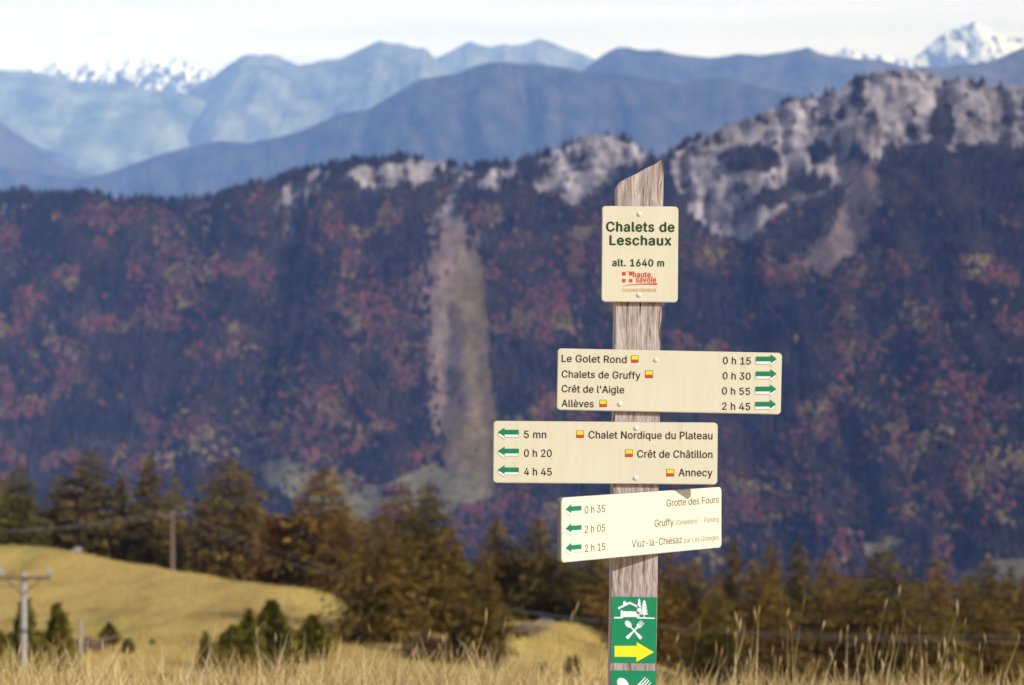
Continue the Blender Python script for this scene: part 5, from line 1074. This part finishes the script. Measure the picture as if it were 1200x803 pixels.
screw(b3, M3, 745.5, 502); screw(b3, M3, 745, 560.4)
# turned direction board
L4 = CAM + ray(658.1, 622.1) * 5.30; R4_ = CAM + ray(845.9, 605.7) * 5.70; R4_.z = L4.z = (R4_.z + L4.z) / 2
yaw4 = math.atan2(R4_.y - L4.y, R4_.x - L4.x)
M4 = Matrix.Translation((L4 + R4_) / 2) @ Matrix.Rotation(yaw4, 4, 'Z')
b4 = plate('direction_board', (R4_ - L4).length, 72.6 / PXM, 4.6 / PXM, .016, MAT['pale_board'], MAT['board_edge'], M4, 'lowest paler direction board turned at an angle to the others')
FD, PL = MAT['ink_faded'], MAT['ink_pale']
for s, x0, x1, y in (('0 h 35', 685.1, 708.9, 602), ('2 h 05', 685.1, 709, 624.8), ('2 h 15', 685.3, 709.2, 647)): lettering(b4, M4, s, x0, x1, y, 8.6, FD, 0.0)
for s, x0, x1, y, c, m in (('Grotte des Fours', 781, 842.2, 593.9, 8.3, FD), ('Gruffy', 767, 789.2, 617.6, 8.4, FD), ('(Cimetière) - Parking', 791.9, 842.2, 615.6, 6.2, PL), ('Viuz-la-Chiésaz', 740.4, 799, 641.8, 8.5, FD), ('par Les Granges', 801.5, 842.2, 636.4, 6.2, PL)):
    lettering(b4, M4, s, x0, x1, y, c, m, -0.002)
def arrow4(cy):
    """arrow drawn level on the turned board"""
    xt, zc = on_plane(M4, 0, 662.6, cy); xh, _ = on_plane(M4, 0, 669, cy); xb, _ = on_plane(M4, 0, 681, cy)
    k = (on_plane(M4, 0, 662.6, cy - 1)[1] - zc)
    def shp(o, g): return [(xb + g * k * .7, zc + (2.8 - o + g) * k), (xh, zc + (2.8 - o + g) * k), (xh + g * .4 * k, zc + (5.6 - o + 1.6 * g) * k), (xt - 1.4 * g * k, zc - o * k), (xh + g * .4 * k, zc + (-5.6 - o - 1.6 * g) * k), (xh, zc + (-2.8 - o - g) * k), (xb + g * k * .7, zc + (-2.8 - o - g) * k)]
    bm = bmesh.new()
    for mi, pts in ((0, shp(3.2, .4)), (1, shp(3.2, 0)), (2, shp(0, 0))):
        f = bm.faces.new([bm.verts.new((a, -LIFT - mi * .00035, b)) for a, b in pts]); f.material_index = mi
    bm.normal_update()
    for f in bm.faces:
        if f.normal.y > 0: f.normal_flip()
    bmesh.ops.triangulate(bm, faces=bm.faces[:])
    bm_obj('arrow', bm, [MAT['line'], MAT['white'], MAT['arrow_green']], b4)
for y in (596.8, 619.5, 642.3): arrow4(y)
# steel angle bracket that carries the turned board
def bracket():
    bm = bmesh.new(); z = L4.z
    c = Vector((BX + .012, POST_Y, z)); n = (M4.to_3x3() @ Vector((0, 1, 0)))
    p = M4 @ Vector((-.045, .017, 0))
    w = Vector((0, 0, .022))
    for a, b in ((Vector((.285, POST_Y - .003, z)), p),):
        tube(bm, [a, a.lerp(b, .5), b], .012, 8)
    box(bm, (0.29, POST_Y - .003, z), (.06, .005, .08)); box(bm, tuple(p + n * .003), (.06, .005, .08), Matrix.Rotation(yaw4, 4, 'Z'))
    bm.transform(ROOT.inverted())
    bm_obj('bracket', bm, MAT['zinc'], post)
bracket()
# stickers on the post
M5 = frame(743, 738.4, POST_Y - .0012, .85); SW, SY = MAT['sticker_white'], MAT['sticker_yellow']
st = plate('route_sticker', 52.4 / F * POST_Y, 77.4 / F * POST_Y, .0012, .0022, MAT['sticker'], MAT['sticker'], M5, 'green sticker with a chalet, crossed cutlery and a yellow arrow', bev=0)
zz = lambda pts: [(710 + a / 7.43, 695 + b / 7.43) for a, b in pts]
def tree_icon(cx, top, bot, w, n=5):
    L_, R_ = [], []
    for k in range(n):
        y0 = top + (bot - top) * (k + 1) / n; ww = w * (.35 + .65 * (k + 1) / n)
        R_ += [(cx + ww, y0), (cx + ww * .5, y0 - 3)]; L_ += [(cx - ww, y0), (cx - ww * .5, y0 - 3)]
    return [(cx, top)] + R_[:-1] + [(cx + 5, bot), (cx + 5, 212), (cx - 5, 212), (cx - 5, bot)] + L_[:-1][::-1]
poly_part('chalet_pictogram', st, [(0, zz(q)) for q in (
    [(70, 208), (128, 208), (128, 222), (70, 222)], [(272, 210), (425, 215), (425, 226), (272, 222)],
    [(128, 150), (146, 150), (148, 160), (170, 156), (185, 162), (200, 158), (290, 164), (290, 209), (272, 209.5), (150, 209.5), (150, 220), (128, 220)],
    [(105, 127), (150, 102), (150, 76), (165, 68), (178, 80), (176, 90), (208, 75), (292, 118), (292, 136), (208, 95), (108, 144)],
    tree_icon(290, 44, 180, 26), tree_icon(334, 58, 188, 36))], M5, [SW])
def spoon_fork(cx, cy, s):
    def T(p): return [(cx + a * s, cy + b * s) for a, b in p]
    el = [(-.62 + .30 * math.cos(a) * .80 - .42 * math.sin(a) * .60, -.62 + .30 * math.cos(a) * -.6 * -1 * -1 + .42 * math.sin(a) * .8 * -1) for a in ()]
    def rot(p, d): c, q = math.cos(R(d)), math.sin(R(d)); return [(a * c - b * q, a * q + b * c) for a, b in p]
    sp = [(.25 * math.sin(a), -.78 - .36 * math.cos(a)) for a in [i * math.pi / 12 for i in range(-11, 12)]]
    spoon = sp + [(.06, -.42), (.07, .1), (.15, .75), (.14, .9), (.06, .97), (-.06, .97), (-.14, .9), (-.15, .75), (-.07, .1), (-.06, -.42)]
    fork = [(-.22, -1.1), (-.17, -1.1), (-.155, -.68), (-.10, -.68), (-.085, -1.12), (-.03, -1.12), (-.025, -.68), (.025, -.68), (.03, -1.12), (.085, -1.12), (.10, -.68), (.155, -.68), (.17, -1.1), (.22, -1.1), (.22, -.55), (.10, -.42), (.07, .1), (.15, .75), (.14, .9), (.06, .97), (-.06, .97), (-.14, .9), (-.15, .75), (-.07, .1), (-.10, -.42), (-.22, -.55)]
    return T(rot(spoon, -42)), T(rot(fork, 44))
a, b = spoon_fork(*zz([(246, 328)])[0], 13.2)
poly_part('spoon_pictogram', st, [(0, a)], M5, [SW]); poly_part('fork_pictogram', st, [(0, b)], M5, [SW], LIFT + .0003)
poly_part('arrow', st, [(0, zz([(75, 460), (268, 460), (268, 427), (418, 515), (265, 600), (265, 557), (75, 555)]))], M5, [SY])
M6 = frame(742, 824.6, POST_Y - .0012, .85)
s2 = plate('route_sticker', 52.4 / F * POST_Y, 77.4 / F * POST_Y, .0012, .0022, MAT['sticker'], MAT['sticker'], M6, 'lower green sticker with larger crossed cutlery', bev=0)
a, b = spoon_fork(742, 815, 23)
poly_part('spoon_pictogram', s2, [(0, a)], M6, [SW]); poly_part('fork_pictogram', s2, [(0, b)], M6, [SW], LIFT + .0003)

# ------------------------------------------------------------------ haze
def haze():
    bm = bmesh.new(); z0, z1 = -480.0, 5150.0
    box(bm, (0, 15500, (z0 + z1) / 2), (48000, 44000, z1 - z0))
    k = NT('blue_air'); v = k.n('ShaderNodeVolumePrincipled')
    v.inputs['Color'].default_value = (0.22, 0.41, 1.0, 1); v.inputs['Density'].default_value = HAZE_DENSITY
    v.inputs['Density Attribute'].default_value = ''; v.inputs['Anisotropy'].default_value = -0.42; v.inputs['Absorption Color'].default_value = (1, 1, 1, 1)
    k.l(v.outputs[0], k.out.inputs['Volume'])
    tag(bm_obj('haze', bm, k.m), 'pale blue mountain haze', 'haze', kind='stuff')
haze()
